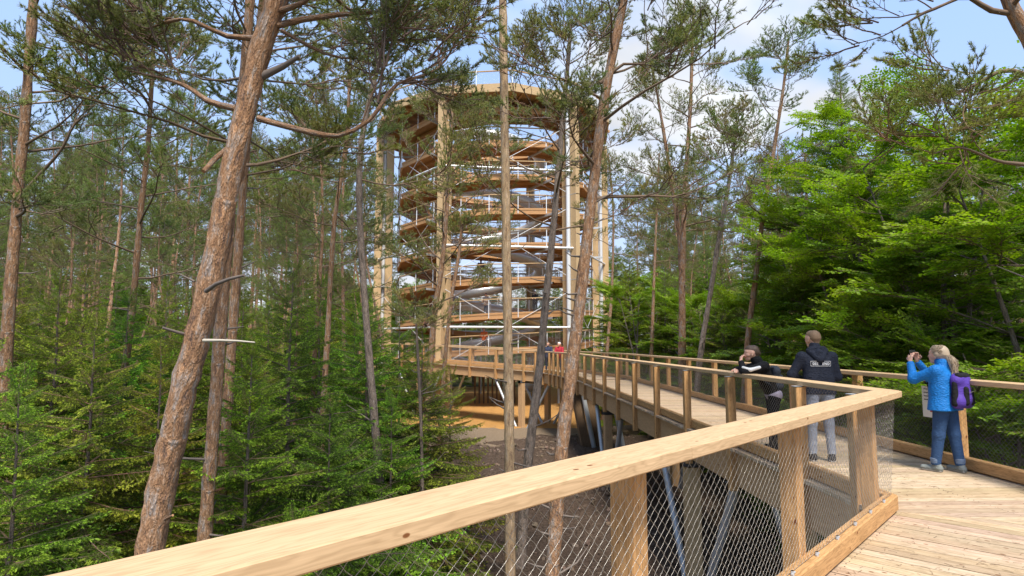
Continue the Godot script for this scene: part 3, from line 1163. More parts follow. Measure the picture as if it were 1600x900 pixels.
func build_walkway() -> void:
	for k in 4:
		var mb := MB.new()
		mb.beam(Vector3(0, -0.68, 0), Vector3(0, 1.13, 0), 0.13, 0.13, Vector3(1, 0, 0), 0.008, Vector2(k * 0.23, k * 0.31))
		post_meshes.append(mb.mesh(M.post))
	plank_tint.seed = 12
	# -- near section B (heading 45 degrees) and long section A (heading straight)
	var ci := Vector3(4.03, 0, -6.13)              # rail corner, inner side
	var back := Vector3(-1, 0, 1).normalized()
	var deck := thing("boardwalk_deck", Vector3(5.2, 0, -7.0), 0.0, "pale larch plank deck of the near boardwalk", "boardwalk")
	deck.set_meta("kind", "structure")
	var od := deck.position
	# mitre line of the deck
	var xl := 3.84
	var xr := 6.50
	var ccl := 2.10 + 0.27                          # |z| - x of the outer deck edge of B
	var ccr := 2.10 - 2.27 * sqrt(2.0) - 0.27
	var I := Vector3(xl, 0, -(xl + ccl))
	var O := Vector3(xr, 0, -(xr + ccr))
	var w := 0.146
	var g := 0.0055
	var z := -4.9
	while z > -27.9:
		var z0 := z - g
		var z1 := z - w + g
		# left ends follow the mitre where it cuts in
		var q0 := clampf((z0 - O.z) / (I.z - O.z), 0, 1)
		var q1 := clampf((z1 - O.z) / (I.z - O.z), 0, 1)
		var l0 := lerpf(O.x, I.x, q0)
		var l1 := lerpf(O.x, I.x, q1)
		var j := plank_tint.randf_range(-0.012, 0.012)
		if xr - l1 > 0.1:
			plank(deck, [Vector3(l0 + (j if q0 >= 1 else 0.006), 0, z0) - od, Vector3(xr + j, 0, z0) - od, Vector3(xr + j, 0, z1) - od, Vector3(l1 + (j if q1 >= 1 else 0.006), 0, z1) - od])
		z -= w
	# B planks: rows along "back" from the mitre
	var along := Vector3(-1, 0, 1).normalized()
	var across := Vector3(1, 0, 1).normalized()      # from the left edge to the right edge
	var bl := I
	var width := (ccl - ccr) / sqrt(2.0)
	var so := (O - I).dot(along)                     # where the outer corner falls
	var s := minf(so, 0.0)
	while s < 9.5:
		var s0 := s + g
		var s1 := s + w - g
		# a row starts at the left edge (s>0) or at the mitre
		var r := []
		for sv in [s0, s1]:
			var a := 0.0
			if sv < 0.0:
				a = width * sv / so
			r.append(a)
		var p0 := bl + along * s0
		var p1 := bl + along * s1
		if width - r[0] > 0.15:
			plank(deck, [p1 + across * r[1] - od, p1 + across * width - od, p0 + across * width - od, p0 + across * r[0] - od])
		s += w
	# beams below
	var beams := [[Vector3(4.02, -0.33, -6.5), Vector3(4.02, -0.33, -17.4)], [Vector3(4.02, -0.33, -17.41), Vector3(4.02, -0.33, -28.0)], [Vector3(6.32, -0.33, -5.4), Vector3(6.32, -0.33, -28.9)]]
	for b in beams:
		var mb := MB.new()
		mb.beam(b[0] - od, b[1] - od, 0.16, 0.56, Vector3.UP, 0.006)
		part("glulam_beam", mb.mesh(M.glulam), deck)
	var bb := MB.new()
	var b0 := ci + Vector3(-0.02, -0.33, 0.02)
	bb.beam(b0 + back * 0.2 - od, b0 + back * 9.0 - od, 0.16, 0.56, Vector3.UP, 0.006)
	part("glulam_beam", bb.mesh(M.glulam), deck)
	for k in 9:
		var mb := MB.new()
		var zz := -7.6 - 2.35 * k
		mb.beam(Vector3(4.10, -0.17, zz) - od, Vector3(6.24, -0.17, zz) - od, 0.12, 0.2)
		part("joist", mb.mesh(M.glulam), deck)

	# screw heads in pairs along the boards
	var disc := MB.new()
	disc.tube([Vector3(0, -0.002, 0), Vector3(0, 0.0012, 0)], [0.0055, 0.0055], 6)
	var sc := []
	z = -4.9
	while z > -16.0:
		for xx in [4.02, 5.17, 6.32]:
			for dz in [0.035, 0.11]:
				var q := clampf((z - O.z) / (I.z - O.z), 0, 1)
				if xx > lerpf(O.x, I.x, q) + 0.1:
					sc.append(Transform3D(Basis(), Vector3(xx + plank_tint.randf_range(-0.006, 0.006), 0.001, z - dz) - od))
		z -= w
	s = minf(so, 0.0)
	while s < 6.0:
		for a in [0.25, 1.35, 2.45]:
			for ds in [0.035, 0.11]:
				if s + ds > 0.0 or a > width * (s + ds) / so + 0.1:
					sc.append(Transform3D(Basis(), bl + along * (s + ds) + across * (a + plank_tint.randf_range(-0.006, 0.006)) + Vector3(0, 0.001, 0) - od))
		s += w
	# dry pine needles and bark crumbs lying on the boards
	var dry := MB.new()
	dry.wire(Vector3(-0.028, 0, 0), Vector3(0.0, 0.002, 0.003), 0.0011)
	dry.wire(Vector3(0.0, 0.002, 0.003), Vector3(0.030, 0, -0.002), 0.0011)
	var lit := []
	for k in 900:
		var p := Vector3.ZERO
		if k % 3 == 0:
			p = Vector3(plank_tint.randf_range(4.2, 6.2), 0.003, plank_tint.randf_range(-14.0, -6.4))
		else:
			p = bl + along * plank_tint.randf_range(0.3, 5.0) + across * width * plank_tint.randf_range(0.12, 0.95) + Vector3(0, 0.003, 0)
		lit.append(Transform3D(Basis(Vector3.UP, plank_tint.randf() * TAU).scaled(Vector3.ONE * plank_tint.randf_range(0.6, 1.3)), p - od))
	scatter("needle_litter", dry.mesh(std("dry needle", lin(0.16, 0.09, 0.045), 0.9)), lit, deck, plank_tint, 0.4, 0.1)
	scatter("screw_heads", disc.mesh(std("dull screw", lin(0.10, 0.08, 0.06), 0.6)), sc, deck, plank_tint, 0.3, 0.0)

	# near railing: B, with the wavy net close to the lens
	var bline := [ci + back * 9.0, ci]
	railing("railing", "near larch railing with wire net running across the foreground to the corner", bline, 1.0, [9.0 - 7.1, 9.0 - 4.64, 9.0 - 2.46, 9.0 - 0.30], {"wavy": true, "panel": 9.0})
	var lposts := [0.35]
	for k in 10:
		lposts.append(7.68 - 6.13 + 2.24 * k)
	railing("railing", "left larch railing of the long straight boardwalk", [ci + Vector3(0, 0, -0.0), Vector3(4.03, 0, -28.2)], 1.0, lposts, {"panel": 22.0, "plates": true, "wire": 0.0011})
	var rposts := []
	for k in 10:
		rposts.append(8.31 - 5.0 + 2.31 * k)
	railing("railing", "right larch railing of the long straight boardwalk behind the visitors", [Vector3(6.30, 0, -5.0), Vector3(6.30, 0, -29.0)], -1.0, rposts, {"panel": 24.0, "plates": true, "wire": 0.0011})

	# far part: the bend and the ramp to the tower
	var left := [Vector3(4.03, 0, -28.2), Vector3(3.66, 0, -31.2), Vector3(3.30, 0, -34.0), Vector3(2.6, 0.03, -35.9), Vector3(-7.9, 0.50, -45.1)]
	var right := offset_poly(left, 2.1)
	right[0] = Vector3(6.30, 0, -29.0)
	var fd := thing("boardwalk_ramp", left[3], 0.0, "larch plank ramp bending left to the tower foot", "boardwalk")
	fd.set_meta("kind", "structure")
	var edge_l := offset_poly(left, -0.19)
	var edge_r := offset_poly(right, 0.19)
	for i in left.size() - 1:
		var l := maxf(left[i].distance_to(left[i + 1]), right[i].distance_to(right[i + 1]))
		var n := int(l / 0.146)
		for k in n:
			var q0 := (k + 0.02) / n
			var q1 := (k + 0.98) / n
			plank(fd, [edge_l[i].lerp(edge_l[i + 1], q0) - left[3], edge_r[i].lerp(edge_r[i + 1], q0) - left[3], edge_r[i].lerp(edge_r[i + 1], q1) - left[3], edge_l[i].lerp(edge_l[i + 1], q1) - left[3]])
		for e in 2:
			var mb := MB.new()
			var src: Array = left if e == 0 else right
			mb.beam(src[i] + Vector3(0, -0.33, 0) - left[3], src[i + 1] + Vector3(0, -0.33, 0) - left[3], 0.16, 0.56, Vector3.UP, 0.006)
			part("glulam_beam", mb.mesh(M.glulam), fd)
	var total := 0.0
	for i in left.size() - 1:
		total += left[i].distance_to(left[i + 1])
	var fp := []
	var sq := 0.5
	while sq < total:
		fp.append(sq)
		sq += 1.0 if sq > 2.5 and sq < 8.0 else 2.2
	railing("railing", "near side larch railing of the ramp curving left to the tower", left, 1.0, fp, {"panel": 6.0, "cw": 0.1, "ch": 0.1, "wire": 0.0018})
	var rp := []
	sq = 0.7
	while sq < total + 2.0:
		rp.append(sq)
		sq += 2.2
	railing("railing", "far side larch railing of the ramp next to the tower columns", right, -1.0, rp, {"panel": 6.0, "cw": 0.1, "ch": 0.1, "wire": 0.0018})

	# trestles below
	trestle(Vector3(5.17, 0, -12.4), 0.0, "timber and steel trestle under the near boardwalk, seen through the net", true)
	trestle(Vector3(5.17, 0, -21.3), 0.0, "timber and steel trestle under the middle of the boardwalk", true)
	trestle(Vector3(4.9, 0, -29.3), 0.1, "dark weathered trestle at the bend of the boardwalk", false)
	trestle(Vector3(2.6, 0.1, -37.2), 0.75, "slim steel trestle under the ramp right of the tower foot", true)
	trestle(Vector3(-4.2, 0.4, -43.2), 0.8, "slim steel trestle under the ramp left of the tower foot", true)

func trestle(c: Vector3, turn: float, label: String, light: bool) -> void:
	var root := thing("support_trestle", Vector3(c.x, GROUND - 0.2, c.z), turn, label, "trestle", "trestles under the boardwalk")
	var top := c.y - 0.62 - (GROUND - 0.2)
	var head := MB.new()
	head.beam(Vector3(-1.35, top - 0.09, 0), Vector3(1.35, top - 0.09, 0), 0.18, 0.16)
	part("head_beam", head.mesh(M.dark_steel), root)
	if light:
		for x in [-1.15, 1.15]:
			var col := MB.new()
			col.beam(Vector3(x, 0, 0), Vector3(x, top - 0.17, 0), 0.34, 0.26, Vector3(1, 0, 0), 0.012)
			part("timber_column", col.mesh(M.column if c.z > -20 else M.glulam), root)
			for s in [-1.0, 1.0]:
				var st := MB.new()
				st.tube([Vector3(x, 0, s * 0.32), Vector3(x, top - 0.04, s * 2.25)], [0.075, 0.075], 14)
				part("steel_strut", st.mesh(M.steel), root)
				var sh := MB.new()
				sh.beam(Vector3(x, top - 0.015, s * 2.1), Vector3(x, top - 0.015, s * 2.4), 0.24, 0.03)
				part("shoe_plate", sh.mesh(M.dark_steel), root)
	else:
		for s in [-1.0, -0.35]:
			var col := MB.new()
			col.beam(Vector3(s * 0.9 + 0.5, 0, 0), Vector3(s * 0.9, top - 0.17, 0), 0.36, 0.4, Vector3(1, 0, 0), 0.015)
			part("timber_column", col.mesh(M.old_wood), root)
		for s in [-0.62, 0.8]:
			var st := MB.new()
			st.tube([Vector3(s + 0.55, 0, 0.3), Vector3(s, top - 0.17, 0.3)], [0.11, 0.11], 14)
			part("steel_strut", st.mesh(M.steel), root)

# ---------------------------------------------------------------- tower
const TOWER := Vector3(0.2, 0, -54.0)

func ring_pt(theta_deg: float, r: float, y: float) -> Vector3:
	var a := deg_to_rad(theta_deg)
	return Vector3(sin(a) * r, y, cos(a) * r)

func build_tower() -> void:
	var root := thing("observation_tower", Vector3(TOWER.x, GROUND, TOWER.z), 0.0, "tall timber observation tower with spiral ramps between six glued columns", "tower")
	var g := GROUND
	var top := 21.0 - g
	var R := 9.7
	var T0 := 7.0
	# six columns, each two timber blades with a steel tube between them
	for k in 6:
		var th := T0 - 30.0 + 60.0 * k
		var col := Node3D.new()
		col.name = "column"
		root.add_child(col, true)
		var out := ring_pt(th, 1.0, 0)
		for b in 2:
			var mb := MB.new()
			var r := R - 0.42 if b == 0 else R + 0.52
			mb.beam(ring_pt(th, r, 0), ring_pt(th, r, top - 1.0), 0.42, 0.62, out, 0.02, Vector2(k * 0.3, b * 0.4))
			part("timber_blade", mb.mesh(M.column), col)
		for s in 3:
			var cp := MB.new()
			var yy := 3.2 + 6.6 * s
			cp.beam(ring_pt(th, R - 0.75, yy), ring_pt(th, R + 0.85, yy), 0.45, 0.03)
			part("joint_plate", cp.mesh(M.steel), col)
		var st := MB.new()
		var tang := ring_pt(th + 90.0, 0.30, 0)
		st.tube([ring_pt(th, R + 0.06, -0.1) - tang, ring_pt(th, R + 0.06, top - 0.4) - tang], [0.17, 0.17], 12)
		part("steel_tube", st.mesh(M.white_steel), col)
		# cross bracing to the next column
		for lv in 3:
			for s in 2:
				var br := MB.new()
				var y0 := 3.4 + 6.5 * lv
				var y1 := y0 + 5.6
				if s == 1:
					var tmp := y0
					y0 = y1
					y1 = tmp
				br.wire(ring_pt(th, R, y0), ring_pt(th + 60.0, R + 0.1 * s, y1), 0.022)
				part("bracing_rod", br.mesh(M.white_steel), root)
		for yv in [6.15, 12.2, 18.2]:
			var tb := MB.new()
			tb.tube([ring_pt(th, R + 0.55, yv), ring_pt(th + 60.0, R + 0.55, yv)], [0.085, 0.085], 10)
			part("ring_tube", tb.mesh(M.white_steel), root)
	# spiral ramp, twelve straight sections in a turn
	var ri := 6.1
	var ro := 8.75
	var pitch := 2.65
	var y_at := func(th: float) -> float:
		var y := 3.6 + pitch * (th / 360.0)
		return minf(y, 20.4)
	var rail_o := MB.new()
	var th := -430.0
	var net_o: ArrayMesh = null
	while th < 360.0 * 6.75:
		var ta := th
		var tb := th + 30.0
		var sec := Node3D.new()
		sec.name = "ramp_section"
		var ya: float = y_at.call(ta)
		sec.position = ring_pt((ta + tb) * 0.5, 7.4, ya - g)
		root.add_child(sec, true)
		var yb: float = y_at.call(tb)
		var off := sec.position
		var a_o := ring_pt(ta + T0 - 30.0, ro, ya - g) - off
		var b_o := ring_pt(tb + T0 - 30.0, ro, yb - g) - off
		var a_i := ring_pt(ta + T0 - 30.0, ri, ya - g) - off
		var b_i := ring_pt(tb + T0 - 30.0, ri, yb - g) - off
		var mb := MB.new()
		mb.slab([a_i, a_o, b_o, b_i], 0.055)
		part("deck_slab", mb.mesh(M.tower_beam), sec)
		for e in 3:
			var bm := MB.new()
			var q: float = [0.03, 0.97, 0.5][e]
			var p0 := a_o.lerp(a_i, q) + Vector3(0, -0.185, 0)
			var p1 := b_o.lerp(b_i, q) + Vector3(0, -0.185, 0)
			bm.beam(p0, p1, 0.14, 0.25 if e < 2 else 0.2, Vector3.UP, 0.0)
			part("ramp_beam", bm.mesh(M.tower_beam), sec)
		for e in 2:
			var p0 := a_o if e == 0 else a_i
			var p1 := b_o if e == 0 else b_i
			var hr := MB.new()
			hr.beam(p0 + Vector3(0, 1.18, 0), p1 + Vector3(0, 1.18, 0), 0.14, 0.06, Vector3.UP, 0.0)
			part("handrail", hr.mesh(M.column), sec)
			var kk := MB.new()
			kk.beam(p0 + Vector3(0, 0.08, 0), p1 + Vector3(0, 0.08, 0), 0.05, 0.14, Vector3.UP, 0.0)
			part("kickboard", kk.mesh(M.tower_beam), sec)
			for q in [0.0, 0.5]:
				var p := p0.lerp(p1, q)
				var ps := MB.new()
				ps.beam(p + Vector3(0, -0.25, 0), p + Vector3(0, 1.15, 0), 0.06, 0.06, Vector3(1, 0, 0), 0.0)
				part("baluster", ps.mesh(M.white_steel), sec)
			var nt := part("wire_net", net_mesh(p0 + Vector3(0, 0.16, 0), p1 + Vector3(0, 0.16, 0), p0 + Vector3(0, 1.13, 0), p1 + Vector3(0, 1.13, 0), 0.16, 0.16, 0.0022, false), sec)
			nt.set_meta("kind", "stuff")
		# bracket towards the column
		if int(round((ta + 430.0) / 30.0)) % 2 == 0:
			var br := MB.new()
			br.beam(a_i + Vector3(0, -0.42, 0), a_o + (a_o - a_i).normalized() * 0.9 + Vector3(0, -0.42, 0), 0.12, 0.16)
			part("bracket", br.mesh(M.steel), sec)
		th += 30.0
	# crown of the tower: wide rim beam, platform and parapet
	for k in 12:
		var t0 := T0 + 30.0 * k
		var t1 := t0 + 30.0
		var sec := Node3D.new()
		sec.name = "crown_section"
		root.add_child(sec, true)
		var yy := 20.75 - g
		var mb := MB.new()
		mb.slab([ring_pt(t0, 6.6, yy), ring_pt(t0, 10.35, yy), ring_pt(t1, 10.35, yy), ring_pt(t1, 6.6, yy)], 0.09)
		part("deck_slab", mb.mesh(M.tower_beam), sec)
		for e in 2:
			var bm := MB.new()
			var r: float = [10.45, 6.55][e]
			bm.beam(ring_pt(t0, r, yy - 0.12), ring_pt(t1, r, yy - 0.12), 0.14, 0.62, Vector3.UP, 0.0)
			part("rim_beam", bm.mesh(M.column), sec)
		for j in 3:
			var jo := MB.new()
			var tj := lerpf(t0, t1, (j + 0.5) / 3.0)
			jo.beam(ring_pt(tj, 6.65, yy - 0.22), ring_pt(tj, 10.35, yy - 0.22), 0.10, 0.24, Vector3.UP, 0.0)
			part("joist", jo.mesh(M.tower_beam), sec)
		var hr := MB.new()
		hr.beam(ring_pt(t0, 10.3, yy + 1.25), ring_pt(t1, 10.3, yy + 1.25), 0.12, 0.06, Vector3.UP, 0.0)
		part("handrail", hr.mesh(M.column), sec)
		for q in 2:
			var ps := MB.new()
			var p := ring_pt(lerpf(t0, t1, q * 0.5), 10.3, yy)
			ps.beam(p, p + Vector3(0, 1.22, 0), 0.05, 0.05, Vector3(1, 0, 0), 0.0)
			part("baluster", ps.mesh(M.white_steel), sec)
		var nt := part("wire_net", net_mesh(ring_pt(t0, 10.3, yy + 0.2), ring_pt(t1, 10.3, yy + 0.2), ring_pt(t0, 10.3, yy + 1.2), ring_pt(t1, 10.3, yy + 1.2), 0.16, 0.16, 0.0022, false), sec)
		nt.set_meta("kind", "stuff")
	# the tube slide winding down inside
	var hp := []
	var hr2 := []
	var n := 220
	for i in n + 1:
		var q := float(i) / n
		hp.append(ring_pt(-80.0 + 360.0 * 4.6 * q, 4.1, lerpf(20.2, -2.4, q) - g))
		hr2.append(0.48)
	var sm := MB.new()
	sm.tube(hp, hr2, 12, 1.0)
	part("tube_slide", sm.mesh(M.slide), root)
	for k in 8:
		var pm := MB.new()
		var p := ring_pt(360.0 * k / 8.0 + 12.0, 6.3, 0)
		pm.tube([p, p + Vector3(0, 3.6, 0)], [0.09, 0.09], 10)
		part("steel_prop", pm.mesh(M.steel), root)
	# timber stair core under the first turn
	for k in 10:
		var bm := MB.new()
		var p := Vector3(-1.6 + 0.36 * k, 0, 3.2)
		bm.beam(p, p + Vector3(0, 3.3, 0), 0.14, 0.2, Vector3(0, 0, 1), 0.0)
		part("core_board", bm.mesh(M.old_wood), root)

# ---------------------------------------------------------------- people
# bones: [a, b, ra, rb]; joined smoothly and meshed as surface nets
func blend(mb: MB, bones: Array, cell: float, k: float, cuts: Array = []) -> void:
	var lo := Vector3(1e9, 1e9, 1e9)
	var hi := -lo
	for b in bones:
		var r: float = maxf(b[2], b[3]) + k * 0.5 + cell * 3.0
		lo = lo.min(b[0] - Vector3.ONE * r).min(b[1] - Vector3.ONE * r)
		hi = hi.max(b[0] + Vector3.ONE * r).max(b[1] + Vector3.ONE * r)
	var nx := int((hi.x - lo.x) / cell) + 2
	var ny := int((hi.y - lo.y) / cell) + 2
	var nz := int((hi.z - lo.z) / cell) + 2
	var f := PackedFloat32Array()
	f.resize(nx * ny * nz)
	f.fill(1.0)
	for b in bones:
		var a: Vector3 = b[0]
		var e: Vector3 = b[1] - a
		var ra: float = b[2]
		var rb: float = b[3]
		var ll := maxf(e.length_squared(), 1e-9)
		var m := maxf(ra, rb) + k + cell * 2.5
		var l2: Vector3 = (a.min(b[1]) - Vector3.ONE * m - lo) / cell
		var h2: Vector3 = (a.max(b[1]) + Vector3.ONE * m - lo) / cell
		var x0 := maxi(int(l2.x), 0)
		var x1 := mini(int(h2.x) + 1, nx - 1)
		var z0 := maxi(int(l2.z), 0)
		var z1 := mini(int(h2.z) + 1, nz - 1)
		for y in range(maxi(int(l2.y), 0), mini(int(h2.y) + 1, ny - 1) + 1):
			for z in range(z0, z1 + 1):
				var row := (y * nz + z) * nx
				for x in range(x0, x1 + 1):
					var p := lo + Vector3(x, y, z) * cell - a
					var t := clampf(p.dot(e) / ll, 0.0, 1.0)
					var d := (p - e * t).length() - lerpf(ra, rb, t)
					if d > m:
						continue
					var o := f[row + x]
					var h := k - absf(o - d)
					var s := minf(o, d)
					if h > 0.0:
						s -= h * h / (4.0 * k)
					f[row + x] = s
	for ct in cuts:
		# cloth ends cleanly at a plane: [point, outward normal, reach]
		var q: Vector3 = ct[0]
		var nn: Vector3 = ct[1]
		for y in ny:
			for z in nz:
				var row := (y * nz + z) * nx
				for x in nx:
					if f[row + x] > cell * 3.0:
						continue
					var p := lo + Vector3(x, y, z) * cell - q
					var h := p.dot(nn)
					if h > -cell * 2.0 and (p - nn * h).length() < ct[2]:
						f[row + x] = maxf(f[row + x], h)
	var id := {}
	var sx := 1
	var sz := nx
	var sy := nx * nz
	for y in ny - 1:
		for z in nz - 1:
			var row := (y * nz + z) * nx
			for x in nx - 1:
				var i := row + x
				if absf(f[i]) > cell * 3.0:
					continue
				var s := 0
				var g := [f[i], f[i + sx], f[i + sz], f[i + sx + sz], f[i + sy], f[i + sy + sx], f[i + sy + sz], f[i + sy + sx + sz]]
				for q in 8:
					if g[q] < 0.0:
						s += 1
				if s == 0 or s == 8:
					continue
				var acc := Vector3.ZERO
				var cnt := 0
				for ed in EDGES:
					var u: float = g[ed[0]]
					var w: float = g[ed[1]]
					if (u < 0.0) != (w < 0.0):
						acc += CORNER[ed[0]].lerp(CORNER[ed[1]], u / (u - w))
						cnt += 1
				id[i] = mb.v.size()
				mb.v.append(lo + (Vector3(x, y, z) + acc / cnt) * cell)
				var gx: float = g[1] + g[3] + g[5] + g[7] - g[0] - g[2] - g[4] - g[6]
				var gz: float = g[2] + g[3] + g[6] + g[7] - g[0] - g[1] - g[4] - g[5]
				var gy: float = g[4] + g[5] + g[6] + g[7] - g[0] - g[1] - g[2] - g[3]
				mb.n.append(Vector3(gx, gy, gz).normalized())
				mb.c.append(mb.col)
				mb.t.append(Vector2(mb.v[-1].x + mb.v[-1].z, mb.v[-1].y))
	for i in id.keys():
		for ax in 3:
			var st: int = [sx, sy, sz][ax]
			var u: int = [sy, sz, sx][ax]
			var w: int = [sz, sx, sy][ax]
			var a: float = f[i]
			var b: float = f[i + st]
			if (a < 0.0) == (b < 0.0):
				continue
			if not (id.has(i - u) and id.has(i - w) and id.has(i - u - w)):
				continue
			var q := [id[i], id[i - u], id[i - u - w], id[i - w]]
			if a < 0.0:
				mb.ix.append_array(PackedInt32Array([q[0], q[2], q[1], q[0], q[3], q[2]]))
			else:
				mb.ix.append_array(PackedInt32Array([q[0], q[1], q[2], q[0], q[2], q[3]]))

const CORNER := [Vector3(0, 0, 0), Vector3(1, 0, 0), Vector3(0, 0, 1), Vector3(1, 0, 1), Vector3(0, 1, 0), Vector3(1, 1, 0), Vector3(0, 1, 1), Vector3(1, 1, 1)]
const EDGES := [[0, 1], [2, 3], [4, 5], [6, 7], [0, 2], [1, 3], [4, 6], [5, 7], [0, 4], [1, 5], [2, 6], [3, 7]]

func cloth_part(called: String, bones: Array, cell: float, k: float, mat: Material, root: Node, cuts: Array = []) -> MeshInstance3D:
	var mb := MB.new()
	blend(mb, bones, cell, k, cuts)
	return part(called, mb.mesh(mat), root)

var fabric_noise: NoiseTexture2D

func fabric(name_: String, c: Color, rough := 0.85, folds := 0.5) -> StandardMaterial3D:
	var m := std(name_, c, rough)
	m.heightmap_enabled = true
	m.heightmap_texture = M.fold_tex
	m.heightmap_scale = folds * 3.0
	m.uv1_triplanar = true
	m.uv1_scale = Vector3.ONE * 2.6
	m.metallic_specular = 0.3
	return m

func make_fold_tex() -> void:
	var im := Image.create(256, 256, false, Image.FORMAT_RGB8)
	var f := fbm(77, 0.02, 3)
	var g := fbm(78, 0.09, 2)
	for y in 256:
		for x in 256:
			var ex := x / 256.0
			var ey := y / 256.0
			var a := lerpf(lerpf(f.get_noise_2d(x, y * 2.2), f.get_noise_2d(x - 256, y * 2.2), ex), lerpf(f.get_noise_2d(x, (y - 256) * 2.2), f.get_noise_2d(x - 256, (y - 256) * 2.2), ex), ey)
			var v := clampf(0.5 + absf(a) * 0.9 - 0.25 + 0.08 * g.get_noise_2d(x, y), 0, 1)
			im.set_pixel(x, y, Color(v, v, v))
	M.fold_tex = ImageTexture.create_from_image(im)

# fingers curled round a grip; wrist at w, hand pointing along d, palm facing p
func hand(mb: MB, w: Vector3, d: Vector3, pn: Vector3, thumb_side: float, curl: float, cell: float) -> void:
	var s := d.cross(pn).normalized()
	var b := []
	var palm := w + d * 0.085
	b.append([w, palm + s * 0.020, 0.022, 0.017])
	b.append([w, palm - s * 0.020, 0.022, 0.017])
	var lens := [0.070, 0.080, 0.075, 0.058]
	for k in 4:
		var root := palm + s * (0.030 - 0.020 * k) * thumb_side
		var l: float = lens[k]
		var d1 := (d * cos(curl * 0.6) + pn * sin(curl * 0.6)).normalized()
		var d2 := (d * cos(curl * 1.5) + pn * sin(curl * 1.5)).normalized()
		var k1 := root + d1 * l * 0.5
		b.append([root - d * 0.01, k1, 0.0095, 0.009])
		b.append([k1, k1 + d2 * l * 0.55, 0.009, 0.0075])
	var tb := w + d * 0.03 + s * thumb_side * 0.028
	var t1 := tb + (d * 0.7 + s * thumb_side * 0.7 + pn * 0.3).normalized() * 0.042
	b.append([tb, t1, 0.013, 0.010])
	b.append([t1, t1 + (d * 0.8 + pn * 0.6 + s * thumb_side * 0.1).normalized() * 0.034, 0.010, 0.008])
	blend(mb, b, cell, 0.008)

# face looks along fd; up is ud
func head_bones(c: Vector3, fd: Vector3, ud: Vector3, neck: Vector3) -> Array:
	var s := fd.cross(ud).normalized()
	var b := [
		[c + ud * 0.035 - fd * 0.03, c + ud * 0.035 + fd * 0.02, 0.088, 0.082],
		[c + ud * 0.0 + fd * 0.03, c - ud * 0.065 + fd * 0.050, 0.066, 0.044],
		[c - ud * 0.08 + fd * 0.055, c - ud * 0.085 + fd * 0.068, 0.030, 0.026],
		[c - fd * 0.03 - ud * 0.02, neck, 0.060, 0.056],
		[c + ud * 0.012 + fd * 0.092, c - ud * 0.022 + fd * 0.112, 0.010, 0.014],
	]
	for k in [-1.0, 1.0]:
		b.append([c + s * k * 0.075 + ud * 0.012 - fd * 0.005, c + s * k * 0.080 - ud * 0.028 + fd * 0.002, 0.016, 0.011])
		b.append([c + s * k * 0.038 - ud * 0.012 + fd * 0.068, c + s * k * 0.045 - ud * 0.02 + fd * 0.055, 0.026, 0.028])
		b.append([c + s * k * 0.030 + ud * 0.036 + fd * 0.080, c + s * k * 0.05 + ud * 0.034 + fd * 0.068, 0.013, 0.012])
	b.append([c - ud * 0.050 + fd * 0.090 - s * 0.02, c - ud * 0.050 + fd * 0.090 + s * 0.02, 0.010, 0.010])
	return b

func face_details(c: Vector3, fd: Vector3, ud: Vector3, root: Node) -> void:
	var s := fd.cross(ud).normalized()
	for k in [-1.0, 1.0]:
		var mb := MB.new()
		blend(mb, [[c + s * k * 0.031 + ud * 0.016 + fd * 0.079, c + s * k * 0.034 + ud * 0.016 + fd * 0.078, 0.011, 0.011]], 0.005, 0.004)
		part("eye", mb.mesh(M.eye), root)
	var mo := MB.new()
	blend(mo, [[c - ud * 0.050 + fd * 0.093 - s * 0.022, c - ud * 0.050 + fd * 0.093 + s * 0.022, 0.009, 0.009]], 0.005, 0.004)
	part("mouth", mo.mesh(M.lips), root)

